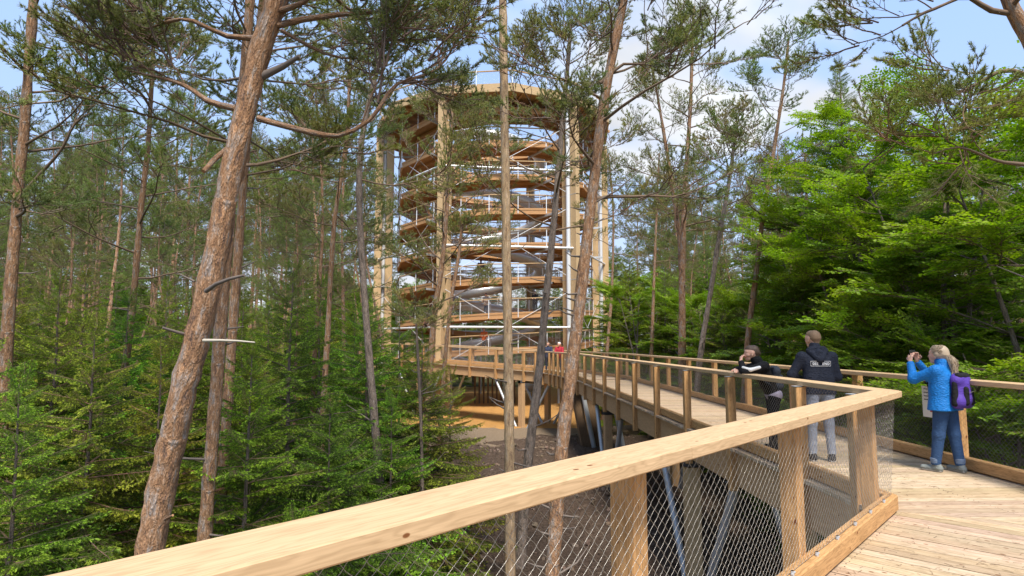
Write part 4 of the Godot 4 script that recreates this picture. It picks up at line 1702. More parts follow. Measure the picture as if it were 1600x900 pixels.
# J holds the joints; facing -z
func figure(called: String, label: String, pos: Vector3, turn: float, J: Dictionary, C: Dictionary, cell := 0.013, group := "") -> Node3D:
	var root := thing(called, pos, turn, label, "person", group)
	var fine: float = cell * 0.5
	var body := MB.new()
	var hd: Vector3 = J.head
	var fd: Vector3 = J.look.normalized()
	var ud: Vector3 = J.get("head_up", Vector3.UP)
	ud = (ud - fd * ud.dot(fd)).normalized()
	blend(body, head_bones(hd, fd, ud, J.neck), maxf(fine, 0.0065), 0.022)
	var core := [[J.neck, J.chest, 0.050, 0.065], [J.chest, J.pelvis, 0.065, 0.065]]
	for k in ["l", "r"]:
		core.append([J["sh_" + k], J["el_" + k], 0.040, 0.033])
		core.append([J["el_" + k], J["wr_" + k], 0.034, 0.024])
		core.append([J["hip_" + k], J["kn_" + k], 0.065, 0.045])
		core.append([J["kn_" + k], J["an_" + k], 0.043, 0.032])
		core.append([J.chest, J["sh_" + k], 0.055, 0.040])
		core.append([J.pelvis, J["hip_" + k], 0.065, 0.065])
	blend(body, core, cell * 1.2, 0.03)
	if not J.get("no_hands", false):
		for k in ["l", "r"]:
			var w: Vector3 = J["wr_" + k]
			var d: Vector3 = J.get("hand_" + k, (w - J["el_" + k])).normalized()
			var pn: Vector3 = J.get("palm_" + k, Vector3(0, -1, 0))
			pn = (pn - d * pn.dot(d)).normalized()
			hand(body, w, d, pn, J.get("thumb_" + k, 1.0 if k == "l" else -1.0), J.get("curl_" + k, 0.7), maxf(fine * 0.75, 0.005))
	part("body", body.mesh(C.skin), root)
	if cell < 0.02:
		face_details(hd, fd, ud, root)
	# jacket: wide torso, sleeves
	var b := []
	var wd: float = C.get("width", 0.085)
	var th: float = C.get("thick", 0.105)
	var hem: Vector3 = J.pelvis + (J.pelvis - J.chest).normalized() * C.get("hem", 0.05)
	var right: Vector3 = (J.sh_r - J.sh_l).normalized()
	for s in [-1.0, 1.0]:
		b.append([J.chest + right * s * wd * 0.9, J.pelvis.lerp(J.chest, 0.45) + right * s * wd * 0.85, th, th * 0.97])
		b.append([J.pelvis.lerp(J.chest, 0.45) + right * s * wd * 0.85, hem + right * s * wd * 1.05, th * 0.97, th * C.get("flare", 1.08)])
	b.append([J.chest, hem, th * 0.98, th * 0.98])
	for k in ["l", "r"]:
		b.append([J.chest + (J["sh_" + k] - J.chest) * 0.45, J["sh_" + k], th * 0.80, 0.074])
		b.append([J["sh_" + k], J["el_" + k], 0.074, 0.060])
		b.append([J["el_" + k], J["wr_" + k].lerp(J["el_" + k], 0.06), 0.060, 0.045])
	b.append([J.chest.lerp(J.neck, 0.55), J.neck, 0.085, 0.072])
	if C.has("collar"):
		b.append([J.neck, J.neck + (hd - J.neck) * 0.35, 0.075, 0.073])
	var jc := []
	if cell < 0.02:
		jc.append([hem, (hem - J.chest).normalized(), 0.36])
		for k in ["l", "r"]:
			var sd: Vector3 = (J["wr_" + k] - J["el_" + k]).normalized()
			jc.append([J["wr_" + k] - sd * 0.005, sd, 0.075])
	cloth_part("jacket", b, cell, 0.045, C.jacket, root, jc)
	# trousers
	var tb := []
	for k in ["l", "r"]:
		tb.append([J.pelvis + (J["hip_" + k] - J.pelvis) * 0.8 + Vector3(0, 0.04, 0), J["hip_" + k], 0.105, 0.098])
		tb.append([J["hip_" + k], J["kn_" + k], 0.097 * C.get("leg", 1.0), 0.068 * C.get("leg", 1.0)])
		tb.append([J["kn_" + k], J["an_" + k] + Vector3(0, 0.03, 0), 0.068 * C.get("leg", 1.0), 0.056 * C.get("leg", 1.0)])
		if C.has("cuff"):
			cloth_part("turn_up", [[J["an_" + k] + Vector3(0, 0.045, 0), J["an_" + k] + Vector3(0, 0.085, 0), 0.060, 0.064]], cell, 0.01, C.cuff, root, [[J["an_" + k] + Vector3(0, 0.10, 0), Vector3.UP, 0.2], [J["an_" + k] + Vector3(0, 0.015, 0), Vector3.DOWN, 0.2]])
	var tc := []
	if cell < 0.02:
		for k in ["l", "r"]:
			tc.append([J["an_" + k] + Vector3(0, 0.0, 0), Vector3.DOWN, 0.12])
	cloth_part("trousers", tb, cell, 0.03, C.trousers, root, tc)
	for k in ["l", "r"]:
		var a: Vector3 = J["an_" + k]
		var td: Vector3 = J.get("toe_" + k, Vector3(0, 0, -1))
		var g := a.y
		cloth_part("shoe", [[a + Vector3(0, 0.02, 0) - td * 0.01, a + Vector3(0, -g + 0.055, 0) - td * 0.02, 0.046, 0.046], [a + Vector3(0, -g + 0.045, 0) - td * 0.04, a + Vector3(0, -g + 0.040, 0) + td * 0.15, 0.042, 0.036]], cell, 0.02, C.shoe, root)
		if cell < 0.02:
			cloth_part("sole", [[a + Vector3(0, -g + 0.017, 0) - td * 0.05, a + Vector3(0, -g + 0.017, 0) + td * 0.155, 0.017, 0.017], [a + Vector3(0, -g + 0.017, 0) - td * 0.05 + right * 0.02, a + Vector3(0, -g + 0.017, 0) + td * 0.15 + right * 0.015, 0.018, 0.018], [a + Vector3(0, -g + 0.017, 0) - td * 0.05 - right * 0.02, a + Vector3(0, -g + 0.017, 0) + td * 0.15 - right * 0.015, 0.018, 0.018]], 0.008, 0.015, C.sole, root)
	# hair
	var s := fd.cross(ud).normalized()
	var hb := [
		[hd + ud * 0.050 - fd * 0.035, hd + ud * 0.058 + fd * 0.018, 0.088, 0.078],
		[hd + ud * 0.01 - fd * 0.050, hd - ud * 0.035 - fd * 0.050, 0.080, C.get("nape", 0.060)],
	]
	for q in C.get("hair_extra", []):
		hb.append([hd + s * q[0].x + ud * q[0].y - fd * q[0].z, hd + s * q[1].x + ud * q[1].y - fd * q[1].z, q[2], q[3]])
	cloth_part("hair", hb, maxf(fine * 1.2, 0.007), 0.02, C.hair, root)
	return root

func mirrored(J: Dictionary) -> Dictionary:
	return J

func build_people() -> void:
	make_fold_tex()
	M.skin = std("skin", lin(0.62, 0.36, 0.26), 0.55)
	M.skin.subsurf_scatter_enabled = true
	M.skin.subsurf_scatter_strength = 0.15
	M.eye = std("eye", lin(0.06, 0.045, 0.04), 0.3)
	M.lips = std("lips", lin(0.45, 0.19, 0.16), 0.5)
	var denim := fabric("blue denim", lin(0.035, 0.075, 0.165), 0.9, 0.5)
	var black := fabric("black cloth", lin(0.014, 0.014, 0.016), 0.85, 0.5)
	# woman in the blue rain jacket, photographing
	var J := {
		"head": Vector3(0, 1.515, -0.045), "neck": Vector3(0, 1.395, 0.0), "look": Vector3(-0.05, 0.06, -1), "chest": Vector3(0, 1.22, 0.0), "pelvis": Vector3(0, 0.90, 0.0),
		"sh_l": Vector3(-0.165, 1.315, 0.0), "sh_r": Vector3(0.165, 1.315, 0.0),
		"el_l": Vector3(-0.20, 1.20, -0.27), "el_r": Vector3(0.20, 1.19, -0.26),
		"wr_l": Vector3(-0.085, 1.42, -0.36), "wr_r": Vector3(0.075, 1.43, -0.35),
		"hand_l": Vector3(0.25, 1, -0.05), "hand_r": Vector3(-0.2, 1, -0.05), "palm_l": Vector3(1, 0, 0.2), "palm_r": Vector3(-1, 0, 0.2), "curl_l": 0.8, "curl_r": 0.85,
		"thumb_l": 1.0, "thumb_r": 1.0,
		"hip_l": Vector3(-0.085, 0.86, 0), "hip_r": Vector3(0.085, 0.86, 0), "kn_l": Vector3(-0.10, 0.48, -0.05), "kn_r": Vector3(0.10, 0.48, 0.04),
		"an_l": Vector3(-0.11, 0.085, -0.10), "an_r": Vector3(0.11, 0.085, 0.08), "toe_l": Vector3(-0.15, 0, -1).normalized(), "toe_r": Vector3(0.25, 0, -1).normalized(),
	}
	var blue := fabric("blue rain jacket", lin(0.012, 0.165, 0.50), 0.5, 0.9)
	var grey_hair := std("grey blond hair", lin(0.42, 0.33, 0.23), 0.55)
	var C := {"skin": M.skin, "jacket": blue, "trousers": denim, "cuff": fabric("pale inside of denim", lin(0.14, 0.19, 0.28)), "shoe": fabric("grey walking shoe", lin(0.20, 0.22, 0.21), 0.8), "sole": std("rubber sole", lin(0.30, 0.28, 0.25), 0.9), "hair": grey_hair,
		"hem": 0.10, "flare": 1.16, "thick": 0.130, "width": 0.105, "collar": true, "nape": 0.05, "leg": 1.04,
		"hair_extra": [[Vector3(0, 0.0, 0.10), Vector3(0, -0.06, 0.155), 0.03, 0.042], [Vector3(0, -0.06, 0.155), Vector3(0.01, -0.17, 0.175), 0.046, 0.036], [Vector3(0.01, -0.17, 0.175), Vector3(0.01, -0.235, 0.165), 0.034, 0.012], [Vector3(-0.05, 0.02, 0.02), Vector3(0.05, 0.02, 0.02), 0.055, 0.055]]}
	var wo := figure("person", "person in blue rain jacket and jeans with purple backpack raising a phone", Vector3(5.97, 0.0, -7.93), deg_to_rad(27.0), J, C)
	backpack(wo, Vector3(0.03, 1.07, 0.185), 0.34, 0.46, 0.18, fabric("purple nylon", lin(0.085, 0.045, 0.30), 0.6, 0.3), black, true)
	# loose strands over the combed hair and the ponytail
	var hs := MB.new()
	var hr := RandomNumberGenerator.new()
	hr.seed = 8
	var hc: Vector3 = J.head
	for i in 260:
		var a := hr.randf_range(-1.75, 1.75)
		var q := hr.randf()
		var k := hr.randf_range(0.65, 1.45)
		hs.col = Color(k, k * hr.randf_range(0.92, 1.0), k * hr.randf_range(0.8, 1.05))
		var p0 := hc + Vector3(sin(a) * 0.088, 0.045 + cos(a) * 0.085, -0.055 + 0.10 * q)
		var p1 := hc + Vector3(sin(a) * 0.093, 0.035 + cos(a) * 0.092, 0.03 + 0.05 * q)
		var tie := hc + Vector3(hr.randf_range(-0.02, 0.02), 0.005 + hr.randf_range(-0.02, 0.02), 0.122)
		var e0 := hc + Vector3(hr.randfn() * 0.026, -0.09 + hr.randfn() * 0.02, 0.185 + hr.randfn() * 0.014)
		var e1 := hc + Vector3(hr.randfn() * 0.032, -0.22 + hr.randfn() * 0.03, 0.185 + hr.randfn() * 0.018)
		hs.tube(smooth_path([p0, p1, tie, e0, e1], 0.035), [0.0028, 0.0028, 0.0028, 0.0028, 0.0028, 0.0026, 0.0024, 0.0024, 0.0022, 0.002, 0.002, 0.002, 0.002, 0.002, 0.002, 0.002, 0.002, 0.002, 0.002, 0.002], 3, 1.0, null, 0.0, [], false)
	tag(part("hair_strands", hs.mesh(grey_hair), wo), "", "", "", "stuff")
	var slit := MB.new()
	slit.beam(Vector3(-0.19, 1.06, -0.075), Vector3(-0.20, 0.93, -0.07), 0.018, 0.012, Vector3(1, 0, 0))
	part("pocket_zip", slit.mesh(black), wo)
	# the phone is a thing of its own
	var wt := wo.transform
	var ph := thing("phone", wt * Vector3(0.0, 1.55, -0.375), deg_to_rad(27.0), "black phone held up by the person in the blue jacket", "phone")
	var pm := MB.new()
	pm.beam(Vector3(-0.072, 0, 0), Vector3(0.072, 0, 0), 0.009, 0.072, Vector3.UP, 0.003)
	part("case", pm.mesh(std("black glass", lin(0.01, 0.01, 0.012), 0.2)), ph)
	var pl := MB.new()
	pl.beam(Vector3(0.05, 0.018, -0.006), Vector3(0.05, 0.018, -0.003), 0.02, 0.02)
	part("camera_lens", pl.mesh(std("lens ring", lin(0.05, 0.05, 0.055), 0.3)), ph)

	# man in the dark hooded jacket, seen from behind
	var K := {
		"head": Vector3(-0.01, 1.73, -0.10), "neck": Vector3(0, 1.585, -0.03), "look": Vector3(-0.45, -0.02, -1), "chest": Vector3(0, 1.36, 0.01), "pelvis": Vector3(0, 1.00, 0.05),
		"sh_l": Vector3(-0.205, 1.475, 0.0), "sh_r": Vector3(0.205, 1.475, 0.0),
		"el_l": Vector3(-0.345, 1.22, -0.03), "el_r": Vector3(0.275, 1.19, -0.01),
		"wr_l": Vector3(-0.13, 1.13, -0.22), "wr_r": Vector3(0.07, 1.15, -0.24), "palm_l": Vector3(0, 0, 1), "palm_r": Vector3(0, 0, 1),
		"hip_l": Vector3(-0.10, 0.95, 0.05), "hip_r": Vector3(0.10, 0.95, 0.05), "kn_l": Vector3(-0.11, 0.53, 0.02), "kn_r": Vector3(0.12, 0.53, 0.02),
		"an_l": Vector3(-0.12, 0.09, 0.03), "an_r": Vector3(0.13, 0.09, 0.05), "toe_l": Vector3(-0.1, 0, -1).normalized(), "toe_r": Vector3(0.2, 0, -1).normalized(),
	}
	var navy := fabric("dark navy softshell", lin(0.020, 0.024, 0.038), 0.75, 0.9)
	var D := {"skin": M.skin, "jacket": navy, "trousers": fabric("mottled grey sweatpants", lin(0.25, 0.28, 0.345), 0.95, 0.7), "shoe": fabric("dark trainer", lin(0.03, 0.03, 0.035)), "sole": std("white sole", lin(0.5, 0.5, 0.5)), "hair": std("short light brown hair", lin(0.20, 0.125, 0.07), 0.7),
		"width": 0.105, "thick": 0.115, "hem": 0.06, "flare": 1.0, "collar": true, "nape": 0.058}
	var man := figure("person", "person in dark hooded jacket and grey sweatpants seen from behind", Vector3(4.72, 0, -8.75), deg_to_rad(-8.0), K, D)
	cloth_part("hood", [[Vector3(-0.105, 1.565, 0.02), Vector3(-0.02, 1.45, 0.125), 0.050, 0.045], [Vector3(0.105, 1.565, 0.02), Vector3(0.02, 1.45, 0.125), 0.050, 0.045], [Vector3(-0.075, 1.60, 0.03), Vector3(0.075, 1.60, 0.03), 0.040, 0.040], [Vector3(0, 1.54, 0.09), Vector3(0, 1.43, 0.128), 0.05, 0.030]], 0.011, 0.03, navy, man)
	var printed := std("white back print", lin(0.75, 0.75, 0.75), 0.8)
	for e in [["DIE", -0.072], ["END", 0.072]]:
		var tm := TextMesh.new()
		var sf := SystemFont.new()
		sf.font_names = PackedStringArray(["Droid Sans"])
		sf.font_weight = 700
		tm.font = sf
		tm.text = e[0]
		tm.font_size = 40
		tm.pixel_size = 0.00125
		tm.depth = 0.004
		tm.material = printed
		part("back_lettering", tm, man, Transform3D(Basis(Vector3.RIGHT, deg_to_rad(-2)), Vector3(e[1], 1.385, 0.134)))
	var fr := MB.new()
	for e in [[Vector3(-0.135, 1.42, 0.136), Vector3(0.135, 1.42, 0.136)], [Vector3(-0.135, 1.352, 0.136), Vector3(0.135, 1.352, 0.136)], [Vector3(-0.135, 1.352, 0.136), Vector3(-0.135, 1.42, 0.136)], [Vector3(0.135, 1.352, 0.136), Vector3(0.135, 1.42, 0.136)]]:
		fr.wire(e[0], e[1], 0.003)
	part("print_frame", fr.mesh(printed), man)

	# youngster leaning an elbow on the rail, hand at the mouth
	var Y := {
		"head": Vector3(0.0, 1.51, -0.20), "neck": Vector3(0, 1.395, -0.12), "look": Vector3(0.12, -0.02, -1), "chest": Vector3(0, 1.21, -0.03), "pelvis": Vector3(0, 0.90, 0.10),
		"sh_l": Vector3(-0.165, 1.315, -0.06), "sh_r": Vector3(0.165, 1.315, -0.06),
		"el_l": Vector3(-0.20, 1.235, -0.37), "el_r": Vector3(0.17, 1.235, -0.36),
		"wr_l": Vector3(-0.08, 1.39, -0.39), "wr_r": Vector3(0.02, 1.25, -0.46), "hand_l": Vector3(0.6, 1.0, 0.35), "hand_r": Vector3(-1, 0.0, -0.1),
		"palm_l": Vector3(0.3, 0.0, 1), "curl_l": 1.1, "curl_r": 0.5,
		"hip_l": Vector3(-0.09, 0.85, 0.11), "hip_r": Vector3(0.09, 0.85, 0.11), "kn_l": Vector3(-0.10, 0.47, 0.06), "kn_r": Vector3(0.10, 0.47, 0.12),
		"an_l": Vector3(-0.10, 0.085, 0.05), "an_r": Vector3(0.11, 0.085, 0.16), "toe_l": Vector3(0, 0, -1), "toe_r": Vector3(0.1, 0, -1).normalized(),
	}
	var E := {"skin": M.skin, "jacket": fabric("black sweatshirt", lin(0.012, 0.012, 0.014), 0.8, 0.8), "trousers": black, "shoe": black, "sole": std("white sole", lin(0.5, 0.5, 0.5)), "hair": std("brown hair tied back", lin(0.075, 0.045, 0.028), 0.6), "thick": 0.105, "width": 0.075, "hem": 0.0, "flare": 1.0, "collar": true, "nape": 0.06,
		"hair_extra": [[Vector3(0, 0.02, 0.09), Vector3(0, 0.0, 0.115), 0.038, 0.03]]}
	var kid := figure("person", "person in black sweatshirt with white sleeve stripe leaning on the left rail, hand at mouth", Vector3(4.36, 0, -9.66), deg_to_rad(82.0), Y, E)
	cloth_part("sleeve_stripe", [[Vector3(-0.235, 1.30, -0.15), Vector3(-0.245, 1.262, -0.29), 0.026, 0.030], [Vector3(-0.245, 1.262, -0.29), Vector3(-0.235, 1.30, -0.40), 0.026, 0.020]], 0.009, 0.02, fabric("white stripe", lin(0.7, 0.7, 0.7)), kid)
	cloth_part("shirt_hem", [[Vector3(-0.085, 0.865, 0.115), Vector3(0.085, 0.865, 0.115), 0.112, 0.112]], 0.013, 0.02, fabric("lilac shirt", lin(0.38, 0.34, 0.42)), kid)
	backpack(kid, Vector3(0, 1.13, 0.155), 0.29, 0.40, 0.15, fabric("slate backpack", lin(0.055, 0.062, 0.078), 0.8, 0.4), fabric("dark slate strap", lin(0.03, 0.034, 0.042)), false)

	# small figures further off
	var P := {
		"head": Vector3(0, 1.60, -0.03), "neck": Vector3(0, 1.48, 0.0), "look": Vector3(0, 0, -1), "chest": Vector3(0, 1.27, 0.0), "pelvis": Vector3(0, 0.93, 0.0),
		"sh_l": Vector3(-0.18, 1.39, 0), "sh_r": Vector3(0.18, 1.39, 0), "el_l": Vector3(-0.25, 1.12, -0.08), "el_r": Vector3(0.25, 1.12, -0.08), "wr_l": Vector3(-0.14, 1.14, -0.30), "wr_r": Vector3(0.14, 1.14, -0.30),
		"hip_l": Vector3(-0.09, 0.89, 0), "hip_r": Vector3(0.09, 0.89, 0), "kn_l": Vector3(-0.10, 0.5, 0), "kn_r": Vector3(0.10, 0.5, 0), "an_l": Vector3(-0.10, 0.09, 0), "an_r": Vector3(0.11, 0.09, 0),
	}
	var far := [
		["person in red jacket with white hair leaning on the ramp rail", Vector3(3.78, 0, -34.2), 2.6, lin(0.42, 0.02, 0.04), lin(0.05, 0.05, 0.07), lin(0.75, 0.72, 0.68)],
		["person in navy jacket beside the red jacket at the ramp rail", Vector3(3.25, 0.02, -35.4), 2.9, lin(0.025, 0.035, 0.075), lin(0.02, 0.025, 0.045), lin(0.12, 0.08, 0.05)],
		["person in grey hoodie right of the red jacket, mostly behind a pine trunk", Vector3(4.45, 0, -33.6), 2.4, lin(0.22, 0.26, 0.31), lin(0.05, 0.06, 0.09), lin(0.16, 0.11, 0.08)],
	]
	var tw := [
		["person in white shirt on the tower's second ramp turn above the foot", 6.25, -3.0, lin(0.75, 0.75, 0.75), lin(0.03, 0.03, 0.035), 0.6],
		["person in dark jacket and jeans left of the white shirt on the tower ramp", 6.20, -8.0, lin(0.06, 0.035, 0.035), lin(0.06, 0.09, 0.16), 0.2],
		["person in dark clothes at the right of the tower's first upper ramp turn", 3.85, 24.0, lin(0.02, 0.02, 0.025), lin(0.02, 0.02, 0.025), 2.8],
		["person in orange jacket on the lowest ramp turn inside the tower", 0.95, -6.0, lin(0.62, 0.14, 0.03), lin(0.05, 0.05, 0.06), 3.0],
		["person in pale shirt on the tower ramp left of the bare straight trunk", 3.75, -5.0, lin(0.45, 0.36, 0.30), lin(0.05, 0.06, 0.09), 2.6],
	]
	for e in tw:
		var th: float = e[2]
		var y: float = 3.6 + 2.65 * ((th - 7.0 + 30.0) / 360.0 + round((e[1] - 3.6) / 2.65)) + 0.0
		far.append([e[0], TOWER + ring_pt(th, 7.7, y), e[5], e[3], e[4], lin(0.10, 0.06, 0.04)])
	for e in far:
		var cc := {"skin": M.skin, "jacket": std("jacket", e[3], 0.85), "trousers": std("trousers", e[4], 0.9), "shoe": std("shoe", lin(0.04, 0.04, 0.045)), "sole": M.eye, "hair": std("hair", e[5], 0.7)}
		figure("person", e[0], e[1], e[2], P, cc, 0.028)

func backpack(who: Node3D, c: Vector3, w: float, h: float, d: float, main: Material, trim: Material, fancy: bool) -> void:
	var b := []
	var r := d * 0.42
	for sx in [-1.0, 1.0]:
		b.append([c + Vector3(sx * (w * 0.5 - r), -h * 0.5 + r, 0), c + Vector3(sx * (w * 0.42 - r), h * 0.5 - r, -0.01), r * 1.05, r * 0.85])
	b.append([c + Vector3(-w * 0.3, h * 0.28, 0), c + Vector3(w * 0.3, h * 0.28, 0), r * 0.9, r * 0.9])
	b.append([c + Vector3(-w * 0.3, -h * 0.3, 0.01), c + Vector3(w * 0.3, -h * 0.3, 0.01), r * 1.15, r * 1.15])
	b.append([c + Vector3(0, -h * 0.2, 0.03), c + Vector3(0, h * 0.15, 0.02), r * 1.15, r * 1.0])
	var bp := cloth_part("backpack", b, 0.011, 0.04, main, who)
	var fp := []
	for sx in [-1.0, 1.0]:
		fp.append([c + Vector3(sx * w * 0.20, -h * 0.32, d * 0.42), c + Vector3(sx * w * 0.16, 0.02, d * 0.44), 0.045, 0.035])
	cloth_part("front_pocket", fp, 0.010, 0.05, trim if fancy else main, bp)
	for sx in [-1.0, 1.0]:
		var st := MB.new()
		var pts := smooth_path([c + Vector3(sx * 0.07, h * 0.38, -d * 0.15), c + Vector3(sx * 0.115, h * 0.40, -d * 0.8), c + Vector3(sx * 0.125, h * 0.22, -d * 1.75), c + Vector3(sx * 0.165, -h * 0.1, -d * 1.50), c + Vector3(sx * 0.155, -h * 0.36, -d * 0.4)], 0.03)
		var rr := []
		for i in pts.size():
			rr.append(0.019)
		st.tube(pts, rr, 8, 1.0)
		part("shoulder_strap", st.mesh(trim), bp)
	if fancy:
		for sx in [-1.0, 1.0]:
			cloth_part("side_panel", [[c + Vector3(sx * w * 0.47, -h * 0.35, 0.0), c + Vector3(sx * w * 0.44, h * 0.2, 0.0), 0.045, 0.03]], 0.010, 0.02, trim, bp)
		cloth_part("lid_panel", [[c + Vector3(-w * 0.28, h * 0.40, 0.02), c + Vector3(w * 0.28, h * 0.40, 0.02), 0.045, 0.045]], 0.010, 0.02, trim, bp)
		var zp := MB.new()
		zp.wire(c + Vector3(-0.08, -0.02, d * 0.72), c + Vector3(0.08, 0.0, d * 0.72), 0.004)
		part("zip", zp.mesh(M.wire), bp)

# ---------------------------------------------------------------- trees of the place
# trunk through picture points at one depth, prolonged down to the ground
func trunk_line(px: Array, depth: float, depth_top := -1.0) -> Array:
	var pts := []
	for i in px.size():
		var q := float(i) / maxf(px.size() - 1, 1)
		pts.append(at(px[i][0], px[i][1], lerpf(depth, depth_top if depth_top > 0 else depth, q)))
	var a: Vector3 = pts[0]
	var d: Vector3 = (pts[1] - pts[0]).normalized()
	d = (d + Vector3(0, 0.5, 0)).normalized()
	var y := GROUND - 0.25
	pts.push_front(a + d * ((y - a.y) / d.y))
	return pts

const SPRUCE_LABELS := {
	0: "wide spruce at the lower left corner, in front of the left edge pine", 1: "spruce just left of the thick leaning trunk", 2: "spruce cut by the left picture edge behind the left edge pine",
	3: "spruce right behind the foot of the thick leaning trunk", 6: "spruce just right of the slim pair of trunks", 10: "spruce at the foot of the thin brown pine, above the foreground rail",
	11: "spruce behind the grey bent pine left of the tower", 13: "low spruce at the foot of the grey bent pine", 25: "low young spruce at the lower left above the foreground rail", 26: "lowest young spruce in the lower left corner", 28: "lowest pale spruce nearest to the bare soil", 29: "spruce below the ramp at the tower's left column", 27: "low young spruce above the foreground rail between the slim trunks",
}

func build_forest() -> void:
	for k in 5:
		pine_boughs.append(make_pine_bough(100 + k))
		spruce_boughs.append(make_spruce_bough(200 + k))
		beech_sprays.append(make_beech_spray(300 + k))
	# -- single pines that the photograph shows one by one
	# the big leaning one on the left
	var z := 5.6
	var ex := [
		[[at(404, 185, z), at(450, 198, z - 0.1), at(530, 212, z - 0.3), at(585, 180, z - 0.3), at(615, 135, z - 0.2), at(680, 110, z), at(705, 80, z + 0.2)], 0.030, 0.30, 3],
		[[at(408, 120, z), at(440, 105, z), at(468, 88, z - 0.1)], 0.042, 0.45, 0, M.dead],
		[[at(440, 48, z), at(480, 70, z), at(520, 88, z), at(560, 92, z)], 0.020, 0.4, 3],
		[[at(372, 170, z), at(330, 160, z), at(280, 130, z + 0.3), at(200, 110, z + 0.5)], 0.032, 0.25, 3],
		[[at(410, 60, z), at(350, 55, z), at(290, 30, z), at(230, 45, z + 0.4)], 0.028, 0.3, 4],
		[[at(366, 225, z), at(345, 240, z), at(318, 268, z - 0.2)], 0.030, 0.7, 0],
		[[at(430, 20, z), at(480, 0, z - 0.2), at(520, -40, z - 0.3)], 0.03, 0.4, 4],
		[[at(322, 455, z - 0.2), at(345, 440, z - 0.3), at(382, 430, z - 0.4)], 0.020, 0.65, 0, M.dead],
		[[at(300, 525, z), at(280, 520, z - 0.1), at(254, 512, z - 0.2)], 0.017, 0.6, 0, M.dead],
		[[at(318, 532, z - 0.2), at(360, 532, z - 0.3), at(398, 535, z - 0.4)], 0.014, 0.4, 0, M.dead_pale],
		[[at(258, 812, z - 0.2), at(270, 805, z - 0.28)], 0.014, 0.7, 0],
		[[at(304, 440, z), at(280, 428, z)], 0.012, 0.4, 0, M.dead],
	]
	pine("pine_tree", trunk_line([[236, 855], [280, 640], [322, 470], [362, 270], [404, 90], [432, 0], [455, -120], [470, -330]], z), 0.235, 0.12, 1,
		{"crown": 0.78, "spread": 2.4, "limbs": 7, "thin": 0.64, "extra": ex, "stubs": 0, "sides": 28, "step": 0.10, "vs": 0.45, "bump_freq": 5.0, "limb_bark": M.bark_orange, "rise0": -0.1}, "thick orange barked pine leaning right in the left foreground")
	# the pair behind it
	pine("pine_tree", trunk_line([[320, 835], [335, 640], [350, 440], [362, 300], [385, 80], [400, -150]], 8.0), 0.135, 0.07, 2, {"crown": 0.68, "spread": 2.4, "limbs": 13, "sides": 18, "step": 0.2, "vs": 0.6}, "slimmer pale trunk directly behind the thick leaning pine")
	pine("pine_tree", trunk_line([[345, 790], [358, 600], [370, 420], [384, 250], [410, 0], [418, -100]], 9.6), 0.13, 0.06, 3, {"crown": 0.66, "spread": 2.2, "limbs": 13, "sides": 14, "step": 0.25}, "second slim trunk half hidden behind the pale one by the leaning pine")
	# far left edge
	pine("pine_tree", trunk_line([[0, 690], [12, 520], [26, 330], [38, 200], [48, 60], [56, -60], [70, -260]], 10.5), 0.165, 0.07, 4,
		{"crown": 0.52, "spread": 2.7, "limbs": 17, "sides": 16, "step": 0.25, "rise0": 0.1, "extra": [[[at(26, 315, 10.5), at(60, 275, 10.4), at(95, 235, 10.3), at(118, 192, 10.2), at(142, 176, 10.2)], 0.035, 0.3, 2]]}, "tall pine at the left edge with a thin bare side limb")
	pine("pine_tree", trunk_line([[180, 690], [205, 500], [220, 330], [232, 220], [240, 60]], 13.0), 0.14, 0.05, 5, {"crown": 0.56, "spread": 2.6, "limbs": 16, "sides": 12}, "slim orange pine left of the thick leaning trunk, rising from the spruces")
	pine("pine_tree", trunk_line([[502, 700], [512, 520], [522, 350], [540, 230], [548, 90]], 15.0), 0.125, 0.05, 6, {"crown": 0.62, "spread": 2.3, "limbs": 14}, "thin brown pine left of the tower with its crown at rim height")
	pine("pine_tree", trunk_line([[597, 790], [582, 620], [568, 440], [561, 300], [568, 200], [600, 60], [612, -60]], 12.0), 0.135, 0.05, 7, {"crown": 0.66, "spread": 2.0, "limbs": 8, "sides": 14, "bark": M.bark_grey}, "grey barked pine with a bend, nearest to the tower's left column")
	pine("pine_tree", trunk_line([[660, 770], [657, 640], [650, 500]], 12.5), 0.055, 0.035, 8, {"crown": 0.95, "spread": 0.4, "limbs": 2, "stubs": 14, "bark": M.bark_grey, "subs": 2}, "bare grey broken stem standing in the small spruce by the clearing")
	pine("pine_tree", trunk_line([[668, 640], [678, 500], [692, 400], [700, 290], [706, 190], [708, 120]], 21.0), 0.19, 0.06, 9, {"crown": 0.45, "spread": 3.1, "limbs": 24, "rise0": 0.35}, "pine standing in front of the tower's left half with a wide crown")
	pine("pine_tree", trunk_line([[697, 545], [705, 470], [716, 405], [722, 350]], 27.0), 0.16, 0.08, 10, {"crown": 0.78, "spread": 1.8, "limbs": 12, "bark": M.bark_orange}, "short reddish pine stem just left of the tower slide")
	pine("pine_tree", trunk_line([[797, 860], [796, 700], [793, 500], [790, 300], [787, 100], [785, -60], [783, -450]], 12.0), 0.135, 0.085, 11, {"thin": 0.8, "crown": 0.93, "spread": 2.0, "limbs": 10, "stubs": 30, "stub_from": 0.15, "bark": M.bark_pale, "sides": 16, "step": 0.2, "bump_freq": 4.0}, "straight bare pale trunk in the middle of the picture")
	pine("pine_tree", trunk_line([[824, 735], [840, 600], [852, 480], [865, 350], [876, 220], [888, 90], [892, 30]], 13.5), 0.17, 0.05, 12, {"crown": 0.60, "spread": 2.5, "limbs": 17, "rise0": 0.25, "stubs": 16, "bark": M.bark_grey, "sides": 16, "step": 0.25}, "grey trunked pine right of the bare straight trunk, crown before the tower rim")
